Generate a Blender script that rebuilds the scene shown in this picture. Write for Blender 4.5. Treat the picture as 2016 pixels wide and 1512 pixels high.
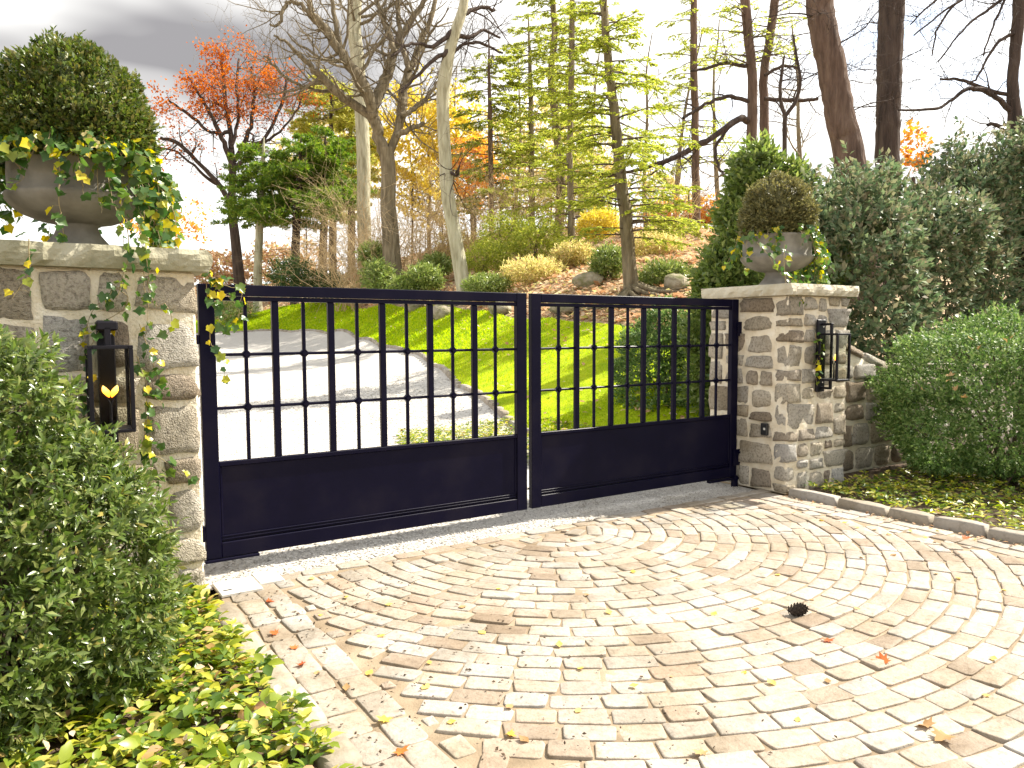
import bpy, bmesh, math
import numpy as np
from mathutils import Matrix, Vector

for o in list(bpy.data.objects):
    bpy.data.objects.remove(o)
SC = bpy.context.scene
COL = SC.collection

# ------------------------------------------------------------------ camera
FPX, PITCH, ROLL, EYE = 1481.07, 0.0691370, -0.00427231, 1.54
cam = bpy.data.cameras.new('camera')
cam.sensor_width = 36.0
cam.lens = 36.0 * FPX / 2016.0
cam.clip_start, cam.clip_end = 0.05, 2000.0
camo = bpy.data.objects.new('camera', cam)
COL.objects.link(camo)
camo.matrix_world = (Matrix.Translation((0, 0, EYE)) @ Matrix.Rotation(math.pi / 2 - PITCH, 4, 'X')
                     @ Matrix.Rotation(ROLL, 4, 'Z'))
SC.camera = camo

# ------------------------------------------------------------------ sky and sun
SUN_AZ, SUN_EL = math.radians(65.0), math.radians(47.0)   # azimuth clockwise from +Y
wd = bpy.data.worlds.new('World')
SC.world = wd
wd.use_nodes = True
wn, wl = wd.node_tree.nodes, wd.node_tree.links
wn.clear()
w_out = wn.new('ShaderNodeOutputWorld')
w_bg = wn.new('ShaderNodeBackground')
w_bg.inputs['Strength'].default_value = 0.1
w_sky = wn.new('ShaderNodeTexSky')
w_sky.sky_type = 'NISHITA'
w_sky.sun_disc = False
w_sky.sun_elevation = SUN_EL
w_sky.sun_rotation = SUN_AZ
w_tc = wn.new('ShaderNodeTexCoord')
w_map = wn.new('ShaderNodeMapping')
w_map.inputs['Scale'].default_value = (1.0, 1.0, 2.6)
w_map.inputs['Location'].default_value = (-4.016, -6.108, 8.459)
w_no = wn.new('ShaderNodeTexNoise')
w_no.inputs['Scale'].default_value = 1.5
w_no.inputs['Detail'].default_value = 4.0
w_no.inputs['Roughness'].default_value = 0.55
w_cov = wn.new('ShaderNodeValToRGB')
w_cov.color_ramp.elements[0].position = 0.36
w_cov.color_ramp.elements[1].position = 0.47
w_shade = wn.new('ShaderNodeValToRGB')
w_shade.color_ramp.elements[0].position = 0.40
w_shade.color_ramp.elements[0].color = (9.5, 9.4, 9.0, 1)
w_shade.color_ramp.elements[1].position = 0.70
w_shade.color_ramp.elements[1].color = (1.7, 1.66, 1.72, 1)
w_mix = wn.new('ShaderNodeMixRGB')
wl.new(w_tc.outputs['Generated'], w_map.inputs['Vector'])
wl.new(w_map.outputs['Vector'], w_no.inputs['Vector'])
wl.new(w_no.outputs['Fac'], w_cov.inputs['Fac'])
wl.new(w_no.outputs['Fac'], w_shade.inputs['Fac'])
wl.new(w_cov.outputs['Color'], w_mix.inputs['Fac'])
wl.new(w_sky.outputs['Color'], w_mix.inputs['Color1'])
wl.new(w_shade.outputs['Color'], w_mix.inputs['Color2'])
wl.new(w_mix.outputs['Color'], w_bg.inputs['Color'])
wl.new(w_bg.outputs['Background'], w_out.inputs['Surface'])

sl = bpy.data.lights.new('sun', 'SUN')
sl.energy = 4.6
sl.angle = math.radians(0.6)
sl.color = (1.0, 0.93, 0.80)
so = bpy.data.objects.new('sun', sl)
COL.objects.link(so)
SUNV = Vector((math.sin(SUN_AZ) * math.cos(SUN_EL), math.cos(SUN_AZ) * math.cos(SUN_EL), math.sin(SUN_EL)))
so.rotation_euler = SUNV.to_track_quat('Z', 'Y').to_euler()
so.location = SUNV * 40

SC.view_settings.view_transform = 'Standard'
SC.view_settings.look = 'None'
SC.view_settings.exposure = 1.32
SC.view_settings.gamma = 1.0
SC.cycles.max_bounces = 6
SC.cycles.diffuse_bounces = 3
SC.cycles.glossy_bounces = 3
SC.cycles.transmission_bounces = 4
SC.cycles.transparent_max_bounces = 6
SC.cycles.caustics_reflective = False
SC.cycles.caustics_refractive = False

# ------------------------------------------------------------------ helpers
RNG = np.random.default_rng(11)
TH = 0.99529215
P0 = np.array([-1.96909, 4.74048])
DV = np.array([math.sin(TH), math.cos(TH)])       # along the gate
NV = np.array([math.cos(TH), -math.sin(TH)])      # out of the gate front
GA = math.atan2(DV[1], DV[0])


def gp(s, t, z=0.0):
    q = P0 + s * DV + t * NV
    return np.array([q[0], q[1], z])


def ray(x, y):
    X, Y = x - 1008.0, y - 756.0
    X, Y = X * math.cos(ROLL) + Y * math.sin(ROLL), -X * math.sin(ROLL) + Y * math.cos(ROLL)
    u = -Y / FPX
    return np.array([X / FPX, math.cos(PITCH) + u * math.sin(PITCH), -math.sin(PITCH) + u * math.cos(PITCH)])


def at(x, y, D):
    """point of the place seen at photo position x, y, D metres ahead"""
    v = ray(x, y)
    return np.array([0, 0, EYE]) + v * (D / v[1])


def nrm(a):
    a = np.asarray(a, float)
    return a / np.maximum(np.linalg.norm(a, axis=-1, keepdims=True), 1e-9)


def raw_mesh(name, V, F):
    """V (n,3); F list of arrays, each (m,k)"""
    me = bpy.data.meshes.new(name)
    V = np.asarray(V, np.float32)
    if not isinstance(F, list):
        F = [F]
    F = [np.asarray(f, np.int32) for f in F if len(f)]
    me.vertices.add(len(V))
    me.vertices.foreach_set('co', V.ravel())
    li = np.concatenate([f.ravel() for f in F])
    st, k = [], 0
    for f in F:
        st.append(k + np.arange(len(f), dtype=np.int32) * f.shape[1])
        k += f.size
    st = np.concatenate(st)
    me.loops.add(len(li))
    me.loops.foreach_set('vertex_index', li)
    me.polygons.add(len(st))
    me.polygons.foreach_set('loop_start', st)
    me.update(calc_edges=True)
    return me


def link(name, me, mat=None, parent=None, loc=None, rotz=None, smooth=False):
    o = bpy.data.objects.new(name, me)
    COL.objects.link(o)
    if me is not None and mat is not None and not me.materials:
        me.materials.append(mat)
    if me is not None and smooth:
        me.polygons.foreach_set('use_smooth', np.ones(len(me.polygons), bool))
    if parent is not None:
        o.parent = parent
    if loc is not None:
        o.location = loc
    if rotz is not None:
        o.rotation_euler = (0, 0, rotz)
    return o


def thing(name, label, cat, loc=(0, 0, 0), rotz=0.0, group=None):
    o = link(name, None, loc=[float(v) for v in loc], rotz=rotz)
    return tag(o, label, cat, group)


def tag(o, label, cat, group=None):
    o['label'] = label
    o['category'] = cat
    if group:
        o['group'] = group
    return o


def struct(o):
    o['kind'] = 'structure'
    return o


def stuff(o, label=None, cat=None):
    o['kind'] = 'stuff'
    if label:
        o['label'] = label
        o['category'] = cat
    return o


def box(name, c, size, mat, parent, bevel=0.003, rot=None):
    bm = bmesh.new()
    bmesh.ops.create_cube(bm, size=1.0)
    bmesh.ops.scale(bm, vec=size, verts=bm.verts)
    if bevel:
        bmesh.ops.bevel(bm, geom=list(bm.edges), offset=min(bevel, min(size) * 0.35), segments=1, affect='EDGES')
    me = bpy.data.meshes.new(name)
    bm.to_mesh(me)
    bm.free()
    o = link(name, me, mat, parent, [float(v) for v in c])
    if rot is not None:
        o.rotation_euler = rot
    return o


def lathe(prof, seg=40):
    prof = np.array(prof, float)
    a = np.linspace(0, 2 * np.pi, seg, endpoint=False)
    V = np.stack([prof[:, 0, None] * np.cos(a), prof[:, 0, None] * np.sin(a),
                  np.repeat(prof[:, 1, None], seg, 1)], -1).reshape(-1, 3)
    F = []
    for i in range(len(prof) - 1):
        for j in range(seg):
            k = (j + 1) % seg
            F.append((i * seg + j, i * seg + k, (i + 1) * seg + k, (i + 1) * seg + j))
    return V, np.array(F)


def under(o, par):
    o.parent = par
    o.location = Vector(o.location) - Vector(par.location)
    return o


class Tubes:
    def __init__(self):
        self.V, self.F, self.n = [], [], 0

    def add(self, pts, rad, sides=6, cap=True):
        pts = np.asarray(pts, float)
        rad = np.broadcast_to(np.asarray(rad, float), (len(pts),))
        tan = nrm(np.gradient(pts, axis=0))
        ref = np.array([0.31, 0.87, 0.37]) if abs(tan[0] @ nrm([0.31, 0.87, 0.37])) < 0.9 else np.array([1.0, 0, 0])
        u = nrm(np.cross(tan[0], ref))
        us = []
        for t in tan:
            u = nrm(u - t * (u @ t))
            us.append(u)
        us = np.array(us)
        vs = np.cross(tan, us)
        a = np.linspace(0, 2 * np.pi, sides, endpoint=False)
        ring = us[:, None] * np.cos(a)[None, :, None] + vs[:, None] * np.sin(a)[None, :, None]
        V = pts[:, None] + ring * rad[:, None, None]
        base = self.n + np.arange(len(pts) - 1)[:, None] * sides
        j = np.arange(sides)[None]
        k = (j + 1) % sides
        F = np.stack([base + j, base + k, base + sides + k, base + sides + j], -1).reshape(-1, 4)
        self.V.append(V.reshape(-1, 3))
        self.F.append(F)
        self.n += len(pts) * sides

    def build(self, name, mat, parent=None, smooth=True):
        me = raw_mesh(name, np.concatenate(self.V), np.concatenate(self.F))
        return link(name, me, mat, parent, smooth=smooth)


def spline(P, k=5):
    P = np.asarray(P, float)
    if len(P) < 3:
        return np.stack([np.linspace(P[0][i], P[-1][i], k + 1) for i in range(P.shape[1])], -1)
    Q = np.vstack([2 * P[0] - P[1], P, 2 * P[-1] - P[-2]])
    out = []
    for i in range(1, len(Q) - 2):
        for t in np.linspace(0, 1, k, endpoint=False):
            a, b, c, d = Q[i - 1], Q[i], Q[i + 1], Q[i + 2]
            out.append(0.5 * (2 * b + (c - a) * t + (2 * a - 5 * b + 4 * c - d) * t * t + (3 * b - a - 3 * c + d) * t ** 3))
    out.append(P[-1])
    return np.array(out)


# leaf templates: x across, y along, z up
LEAF2 = (np.array([[0, 0, 0], [.5, .45, .12], [0, 1, 0], [-.5, .45, .12]]) * [1, 1, 1], np.array([[0, 1, 2, 3]]))
LEAF6 = (np.array([[0, 0, 0], [.32, .28, .07], [.36, .62, .05], [0, 1, -.16], [-.36, .62, .05], [-.32, .28, .07],
                   [0, .3, 0], [0, .65, -.03]]),
         [np.array([[0, 1, 6], [0, 6, 5], [2, 3, 7], [3, 4, 7]]), np.array([[1, 2, 7, 6], [6, 7, 4, 5]])])
LEAF4 = (np.array([[0, 0, 0], [.36, .48, .07], [-.36, .48, .07], [0, .50, 0], [0, 1, -.14]]), np.array([[0, 1, 3], [0, 3, 2], [1, 4, 3], [3, 4, 2]]))
_iv = [(0, 0), (.20, -.12), (.42, -.02), (.43, .20), (.56, .38), (.37, .52), (.22, .70), (0, 1.0)]
IVY_OUT = np.array(_iv + [(-x, y) for x, y in _iv[-2:0:-1]])
IVY = (np.c_[np.vstack([[0, .3], IVY_OUT]), np.r_[0.0, 0.06 * np.abs(IVY_OUT[:, 0]) * 4 - .05 * IVY_OUT[:, 1]]],
       np.array([[0, 1 + i, 1 + (i + 1) % len(IVY_OUT)] for i in range(len(IVY_OUT))]))
_mp = [(0, 0), (.06, .12), (.38, .02), (.30, .20), (.62, .34), (.38, .42), (.46, .62), (.22, .58), (.16, .76), (0, 1.0)]
MAP_OUT = np.array(_mp + [(-x, y) for x, y in _mp[-2:0:-1]])
MAPLE = (np.c_[np.vstack([[0, .34], MAP_OUT]), np.r_[0.0, .35 * (MAP_OUT[:, 0] ** 2) + .12 * (MAP_OUT[:, 1] - .4) ** 2 + .03]],
         np.array([[0, 1 + i, 1 + (i + 1) % len(MAP_OUT)] for i in range(len(MAP_OUT))]))


def leaves_mesh(name, P, D, N, S, tmpl, width=1.0):
    tv, tf = tmpl
    P = np.asarray(P, float)
    n = len(P)
    S = np.broadcast_to(np.asarray(S, float), (n,))
    y = nrm(D)
    x = nrm(np.cross(y, N))
    z = np.cross(x, y)
    w = np.broadcast_to(np.asarray(width, float), (n,))
    V = P[:, None] + S[:, None, None] * (tv[None, :, 0, None] * w[:, None, None] * x[:, None]
                                         + tv[None, :, 1, None] * y[:, None] + tv[None, :, 2, None] * z[:, None])
    off = (np.arange(n) * len(tv))[:, None, None]
    if not isinstance(tf, list):
        tf = [tf]
    F = [(off + f[None]).reshape(-1, f.shape[1]) for f in tf]
    return raw_mesh(name, V.reshape(-1, 3), F)


def rnd_dir(rng, n):
    return nrm(rng.normal(size=(n, 3)))


def ell_points(rng, ells, N, inner=0.14, rag=1.0, reject=0.82):
    """points near the skin of a union of ellipsoids, with outward normals"""
    c = np.array([e[0] for e in ells], float)
    r = np.array([e[1] for e in ells], float)
    wgt = (r[:, 0] * r[:, 1] + r[:, 1] * r[:, 2] + r[:, 0] * r[:, 2])
    idx = rng.choice(len(ells), size=int(N * 1.6), p=wgt / wgt.sum())
    u = rnd_dir(rng, len(idx))
    f = 1.0 - np.abs(rng.normal(0, inner, len(idx)))
    f += rag * (0.05 * np.sin(u[:, 0] * 9 + idx) * np.sin(u[:, 1] * 8 + 2 * idx) + 0.04 * np.sin(u[:, 2] * 13 + idx))
    if rag > 1:
        f += (rng.random(len(f)) < .07) * rng.uniform(0, .13, len(f))
    P = c[idx] + u * r[idx] * f[:, None]
    keep = np.ones(len(P), bool)
    for k in range(len(ells)):
        q = np.linalg.norm((P - c[k]) / r[k], axis=1)
        keep &= (q > reject) | (idx == k)
    P, u, idx = P[keep][:N], u[keep][:N], idx[keep][:N]
    return P, nrm(u / r[idx])


# ------------------------------------------------------------------ materials
def nmat(name):
    m = bpy.data.materials.new(name)
    m.use_nodes = True
    nt = m.node_tree
    return m, nt.nodes, nt.links, nt.nodes['Principled BSDF']


def ramp(N, cols, pos=None):
    r = N.new('ShaderNodeValToRGB')
    e = r.color_ramp.elements
    pos = pos or list(np.linspace(0, 1, len(cols)))
    while len(e) < len(cols):
        e.new(0.5)
    for i, (c, p) in enumerate(zip(cols, pos)):
        e[i].position = p
        e[i].color = (*c, 1)
    return r


def m_surf(name, cols, scale=8.0, rough=0.8, bump=0.3, bdist=0.02, detail=8.0, fine=None, coords='Object', spec=0.3, distort=0.0, stretch=1.0):
    m, N, L, B = nmat(name)
    tc_ = N.new('ShaderNodeTexCoord')
    tc = N.new('ShaderNodeMapping')
    tc.inputs['Scale'].default_value = (1, 1, stretch)
    L.new(tc_.outputs[coords], tc.inputs['Vector'])
    no = N.new('ShaderNodeTexNoise')
    no.inputs['Scale'].default_value = scale
    no.inputs['Detail'].default_value = detail
    no.inputs['Distortion'].default_value = distort
    L.new(tc.outputs['Vector'], no.inputs['Vector'])
    r = ramp(N, cols, list(np.linspace(0.3, 0.7, len(cols))))
    L.new(no.outputs['Fac'], r.inputs['Fac'])
    L.new(r.outputs['Color'], B.inputs['Base Color'])
    B.inputs['Roughness'].default_value = rough
    B.inputs['Specular IOR Level'].default_value = spec
    no2 = N.new('ShaderNodeTexNoise')
    no2.inputs['Scale'].default_value = fine or scale * 5
    no2.inputs['Detail'].default_value = 6
    L.new(tc.outputs['Vector'], no2.inputs['Vector'])
    bp = N.new('ShaderNodeBump')
    bp.inputs['Strength'].default_value = bump
    bp.inputs['Distance'].default_value = bdist
    L.new(no2.outputs['Fac'], bp.inputs['Height'])
    L.new(bp.outputs['Normal'], B.inputs['Normal'])
    return m


def m_stone(name, cols, speck, scale=14.0, rough=0.85, bump=0.6, bdist=0.012, mixf=0.55, dirt=0.5):
    """each stone its own tint (random per object and island) with mineral speckle"""
    m, N, L, B = nmat(name)
    oi = N.new('ShaderNodeObjectInfo')
    ge = N.new('ShaderNodeNewGeometry')
    ad = N.new('ShaderNodeMath')
    ad.operation = 'ADD'
    fr = N.new('ShaderNodeMath')
    fr.operation = 'FRACT'
    L.new(oi.outputs['Random'], ad.inputs[0])
    L.new(ge.outputs['Random Per Island'], ad.inputs[1])
    L.new(ad.outputs[0], fr.inputs[0])
    r = ramp(N, cols)
    r.color_ramp.interpolation = 'LINEAR'
    L.new(fr.outputs[0], r.inputs['Fac'])
    tc = N.new('ShaderNodeTexCoord')
    no = N.new('ShaderNodeTexNoise')
    no.inputs['Scale'].default_value = scale
    no.inputs['Detail'].default_value = 9
    no.inputs['Roughness'].default_value = 0.65
    L.new(ge.outputs['Position'], no.inputs['Vector'])
    r2 = ramp(N, speck, [0.32, 0.5, 0.68])
    L.new(no.outputs['Fac'], r2.inputs['Fac'])
    mx = N.new('ShaderNodeMixRGB')
    mx.blend_type = 'MULTIPLY'
    mx.inputs['Fac'].default_value = mixf
    L.new(r.outputs['Color'], mx.inputs['Color1'])
    L.new(r2.outputs['Color'], mx.inputs['Color2'])
    no3 = N.new('ShaderNodeTexNoise')
    no3.inputs['Scale'].default_value = 2.2
    no3.inputs['Detail'].default_value = 5
    L.new(ge.outputs['Position'], no3.inputs['Vector'])
    r3 = ramp(N, [(.62, .56, .46), (1, 1, 1)], [0.38, 0.56])
    L.new(no3.outputs['Fac'], r3.inputs['Fac'])
    mx2 = N.new('ShaderNodeMixRGB')
    mx2.blend_type = 'MULTIPLY'
    mx2.inputs['Fac'].default_value = dirt
    L.new(mx.outputs['Color'], mx2.inputs['Color1'])
    L.new(r3.outputs['Color'], mx2.inputs['Color2'])
    L.new(mx2.outputs['Color'], B.inputs['Base Color'])
    B.inputs['Roughness'].default_value = rough
    B.inputs['Specular IOR Level'].default_value = 0.25
    no2 = N.new('ShaderNodeTexNoise')
    no2.inputs['Scale'].default_value = scale * 2.5
    no2.inputs['Detail'].default_value = 8
    L.new(ge.outputs['Position'], no2.inputs['Vector'])
    bp = N.new('ShaderNodeBump')
    bp.inputs['Strength'].default_value = bump
    bp.inputs['Distance'].default_value = bdist
    L.new(no2.outputs['Fac'], bp.inputs['Height'])
    L.new(bp.outputs['Normal'], B.inputs['Normal'])
    return m


def m_leaf(name, cols, trans=0.35, rough=0.45, spec=0.4, pos=None, obj=False):
    m, N, L, B = nmat(name)
    if obj:
        src = N.new('ShaderNodeObjectInfo').outputs['Random']
    else:
        src = N.new('ShaderNodeNewGeometry').outputs['Random Per Island']
    r = ramp(N, cols, pos)
    L.new(src, r.inputs['Fac'])
    L.new(r.outputs['Color'], B.inputs['Base Color'])
    B.inputs['Roughness'].default_value = rough
    B.inputs['Specular IOR Level'].default_value = spec
    tr = N.new('ShaderNodeBsdfTranslucent')
    hs = N.new('ShaderNodeHueSaturation')
    hs.inputs['Value'].default_value = 1.6
    hs.inputs['Saturation'].default_value = 1.1
    L.new(r.outputs['Color'], hs.inputs['Color'])
    L.new(hs.outputs['Color'], tr.inputs['Color'])
    ms = N.new('ShaderNodeMixShader')
    ms.inputs['Fac'].default_value = trans
    L.new(B.outputs[0], ms.inputs[1])
    L.new(tr.outputs[0], ms.inputs[2])
    L.new(ms.outputs[0], N['Material Output'].inputs['Surface'])
    return m


def m_plain(name, col, rough=0.5, metal=0.0, spec=0.5):
    m, N, L, B = nmat(name)
    no = N.new('ShaderNodeTexNoise')
    no.inputs['Scale'].default_value = 30
    no.inputs['Detail'].default_value = 5
    tc = N.new('ShaderNodeTexCoord')
    L.new(tc.outputs['Object'], no.inputs['Vector'])
    c = np.array(col)
    r = ramp(N, [tuple(c * 0.85), tuple(np.minimum(c * 1.15, 1))], [0.3, 0.7])
    L.new(no.outputs['Fac'], r.inputs['Fac'])
    L.new(r.outputs['Color'], B.inputs['Base Color'])
    mr = N.new('ShaderNodeMapRange')
    mr.inputs['To Min'].default_value = rough * 0.85
    mr.inputs['To Max'].default_value = min(1, rough * 1.2)
    L.new(no.outputs['Fac'], mr.inputs['Value'])
    L.new(mr.outputs['Result'], B.inputs['Roughness'])
    B.inputs['Metallic'].default_value = metal
    B.inputs['Specular IOR Level'].default_value = spec
    return m


M = {}
M['iron'] = m_surf('gate_paint', [(.0016, .0014, .0105), (.0026, .0022, .0135), (.0075, .0062, .0165)], 2.6, 0.38, 0.06, 0.01, fine=5, spec=0.10)
M['iron2'] = m_plain('lantern_metal', (.006, .005, .010), 0.42, 0.2, 0.3)
M['cobble'] = m_stone('cobble_granite', [(.375, .33, .275), (.415, .37, .31), (.36, .33, .295), (.45, .415, .37), (.33, .28, .225), (.395, .375, .35), (.415, .35, .29), (.27, .215, .165), (.43, .38, .315), (.37, .36, .345), (.385, .31, .245)],
                      [(.50, .44, .38), (.88, .85, .81), (1, 1, 1)], 34, 0.62, 0.6, 0.006, 0.6, 0.62)
M['kerb'] = m_stone('kerb_granite', [(.35, .30, .245), (.42, .38, .32), (.28, .24, .19), (.38, .35, .32)], [(.5, .46, .4), (.9, .9, .88), (1, 1, 1)], 22, 0.7, 0.5, 0.008)
M['wallstone'] = m_stone('rubble_stone', [(.60, .56, .49), (.50, .475, .44), (.63, .57, .47), (.36, .30, .24), (.68, .64, .57), (.54, .525, .51), (.60, .53, .42)],
                         [(.22, .20, .18), (.82, .80, .76), (1, .98, .95)], 48, 0.9, 1.0, 0.025, 0.8, 0.7)
M['mortar'] = m_surf('lime_mortar', [(.62, .53, .38), (.72, .64, .50), (.78, .72, .60)], 9, 0.95, 0.8, 0.02, fine=50)
M['cap'] = m_surf('limestone_cap', [(.40, .36, .27), (.50, .46, .36), (.56, .52, .43)], 6, 0.9, 0.7, 0.02, fine=26)
M['cap_green'] = m_surf('greenish_cap', [(.24, .23, .15), (.33, .31, .22), (.40, .38, .29)], 6, 0.9, 0.7, 0.02, fine=26)  # near cap: darker, greener tint than the far cap
M['urn'] = m_surf('cast_stone_urn', [(.15, .14, .12), (.215, .20, .175), (.275, .26, .23)], 7, 0.85, 0.25, 0.006, fine=70)
M['joint'] = m_surf('sandy_joints', [(.17, .125, .08), (.26, .20, .135), (.35, .28, .20)], 5, 0.95, 0.6, 0.006, fine=110)
M['soil'] = m_surf('mulch_soil', [(.045, .030, .020), (.10, .068, .045), (.16, .11, .07)], 30, 0.95, 1.0, 0.03, fine=80)
M['gravel'] = m_surf('gravel', [(.33, .31, .28), (.47, .445, .41), (.57, .545, .505)], 70, 0.9, 0.6, 0.008, detail=3, fine=120)
M['pebble'] = m_stone('pebble', [(.45, .42, .38), (.57, .545, .50), (.26, .24, .22), (.50, .47, .42), (.22, .20, .19), (.62, .60, .56), (.66, .64, .60)],
                      [(.8, .8, .8), (.95, .95, .95), (1, 1, 1)], 40, 0.8, 0.2, 0.002)
M['litter_ground'] = m_surf('leaf_litter_ground', [(.22, .15, .08), (.40, .28, .17), (.52, .39, .26), (.34, .33, .14)], 3.5, 0.95, 1.0, 0.08, fine=22)
M['lawn'] = m_surf('lawn', [(.24, .36, .010), (.36, .45, .012), (.44, .50, .015)], 2.2, 0.9, 0.9, 0.03, fine=90, spec=0.1)
M['grass'] = m_leaf('grass_blade', [(.22, .36, .008), (.36, .47, .010), (.46, .52, .015)], 0.5, 0.6, 0.2)
M['bush_l'] = m_leaf('bush_leaf_near', [(.06, .10, .02), (.10, .155, .032), (.17, .22, .055), (.26, .29, .10), (.36, .30, .08)], 0.34, 0.30, 0.6, [0, .4, .75, .95, 1])
M['bush_r'] = m_leaf('bush_leaf_right', [(.06, .125, .03), (.11, .19, .05), (.18, .27, .08), (.27, .33, .13)], 0.30, 0.5, 0.3)
M['hedge'] = m_leaf('hedge_leaf', [(.07, .115, .06), (.115, .175, .085), (.18, .235, .12), (.25, .215, .14), (.21, .26, .13)], 0.28, 0.5, 0.3)
M['laurel'] = m_leaf('laurel_leaf', [(.09, .14, .035), (.16, .22, .055), (.27, .32, .09)], 0.42, 0.35, 0.5)
M['topiary'] = m_leaf('topiary_leaf', [(.045, .075, .014), (.075, .115, .020), (.12, .15, .03), (.19, .17, .05)], 0.30, 0.38, 0.45)
M['topiary_r'] = m_leaf('topiary_leaf_bronze', [(.10, .10, .04), (.16, .155, .06), (.25, .22, .09)], 0.30, 0.45, 0.4)
M['pachy'] = m_leaf('groundcover_leaf', [(.06, .12, .02), (.14, .21, .025), (.28, .33, .03), (.46, .44, .05), (.58, .50, .16), (.34, .20, .07)], 0.36, 0.36, 0.5, [0, .3, .6, .82, .95, 1])
M['ivy'] = m_leaf('ivy_leaf', [(.035, .09, .02), (.06, .13, .025), (.10, .17, .035), (.22, .27, .03), (.55, .46, .02), (.66, .50, .02)], 0.38, 0.35, 0.5, [0, .34, .64, .82, .93, 1], obj=True)
M['ivy_j'] = m_leaf('ivy_leaf_small', [(.035, .09, .02), (.06, .13, .025), (.10, .17, .035), (.22, .27, .03), (.55, .46, .02), (.66, .50, .02)], 0.38, 0.35, 0.5, [0, .34, .64, .82, .93, 1])
M['ivy_stem'] = m_plain('ivy_stem', (.30, .24, .13), 0.8)
M['bark'] = m_surf('oak_bark', [(.10, .08, .05), (.19, .155, .10), (.28, .235, .16)], 9.0, 0.95, 1.0, 0.07, fine=22, stretch=.16)
M['bark_pale'] = m_surf('pale_bark', [(.26, .24, .16), (.40, .38, .27), (.50, .48, .36)], 8.0, 0.95, 1.0, 0.05, fine=22, stretch=.2)
M['bark_red'] = m_surf('brown_bark', [(.07, .045, .035), (.13, .085, .065), (.18, .125, .095)], 9.0, 0.95, 1.0, 0.07, fine=22, stretch=.16)
M['bark_dark'] = m_surf('dark_bark', [(.035, .026, .022), (.07, .05, .042), (.10, .075, .06)], 9.0, 0.95, 1.0, 0.07, fine=22, stretch=.16)
M['twig'] = m_plain('twig', (.10, .07, .05), 0.9)
M['twig_tan'] = m_leaf('tan_twig', [(.42, .30, .16), (.56, .43, .25), (.68, .55, .36)], 0.15, 0.9, 0.1)
M['oakleaf'] = m_leaf('autumn_oak_leaf', [(.27, .065, .016), (.42, .115, .02), (.54, .19, .03)], 0.45, 0.6, 0.2)
M['orange'] = m_leaf('orange_leaf', [(.45, .20, .05), (.60, .30, .07), (.66, .40, .10)], 0.45, 0.6, 0.2)
M['yellowleaf'] = m_leaf('yellow_leaf', [(.45, .36, .05), (.60, .48, .08), (.66, .56, .16)], 0.5, 0.6, 0.2)
M['hemlock'] = m_leaf('hemlock_needles', [(.15, .20, .03), (.26, .31, .05), (.38, .41, .07), (.50, .49, .13)], 0.5, 0.5, 0.3)
M['pine'] = m_leaf('pine_needles', [(.06, .13, .018), (.11, .20, .025), (.18, .27, .035), (.28, .33, .06)], 0.38, 0.5, 0.3)
M['pine_y'] = m_leaf('yellow_pine_needles', [(.32, .34, .06), (.46, .46, .10), (.58, .54, .18)], 0.45, 0.5, 0.3)
M['rhodo'] = m_leaf('rhododendron_leaf', [(.12, .18, .04), (.22, .29, .07), (.36, .40, .14)], 0.3, 0.35, 0.5)
M['yew'] = m_leaf('yew_leaf', [(.025, .055, .014), (.045, .085, .02), (.08, .13, .03)], 0.25, 0.5, 0.3)
M['palefar'] = m_leaf('pale_far_leaf', [(.40, .38, .12), (.52, .48, .18), (.62, .55, .28), (.56, .40, .20)], 0.5, 0.7, 0.1)
M['litter'] = m_leaf('litter_leaf', [(.34, .18, .09), (.50, .31, .18), (.60, .42, .28), (.68, .54, .38), (.42, .42, .14)], 0.25, 0.8, 0.1)
M['fallen_y'] = m_leaf('fallen_yellow', [(.62, .44, .07), (.70, .54, .16), (.55, .36, .06)], 0.2, 0.6, 0.3, obj=True)
M['fallen_r'] = m_leaf('fallen_red', [(.48, .12, .03), (.56, .18, .04), (.42, .09, .03)], 0.2, 0.6, 0.3, obj=True)
M['fallen_b'] = m_leaf('fallen_brown', [(.30, .18, .08), (.42, .28, .13), (.52, .36, .16)], 0.15, 0.7, 0.2, obj=True)
M['cone'] = m_plain('pine_cone', (.045, .032, .024), 0.85)
M['cone_tip'] = m_plain('pine_cone_tip', (.42, .36, .28), 0.8)
M['petal'] = m_plain('petal', (.80, .66, .30), 0.6)
M['boulder'] = m_surf('mossy_boulder', [(.13, .14, .05), (.26, .23, .16), (.38, .34, .27)], 3.0, 0.95, 0.8, 0.04, fine=14)
M['slab'] = m_surf('concrete_cover', [(.50, .48, .44), (.58, .56, .52)], 12, 0.8, 0.2, 0.003, fine=90)
M['black'] = m_plain('black_plastic', (.012, .012, .013), 0.5)


def m_glass():
    m, N, L, B = nmat('lantern_glass')
    gl = N.new('ShaderNodeBsdfGlossy')
    gl.inputs['Roughness'].default_value = 0.03
    tr = N.new('ShaderNodeBsdfTransparent')
    tr.inputs['Color'].default_value = (.93, .94, .92, 1)
    fz = N.new('ShaderNodeLayerWeight')
    fz.inputs['Blend'].default_value = 0.10
    ms = N.new('ShaderNodeMixShader')
    L.new(fz.outputs['Fresnel'], ms.inputs[0])
    L.new(tr.outputs[0], ms.inputs[1])
    L.new(gl.outputs[0], ms.inputs[2])
    L.new(ms.outputs[0], N['Material Output'].inputs['Surface'])
    return m


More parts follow.
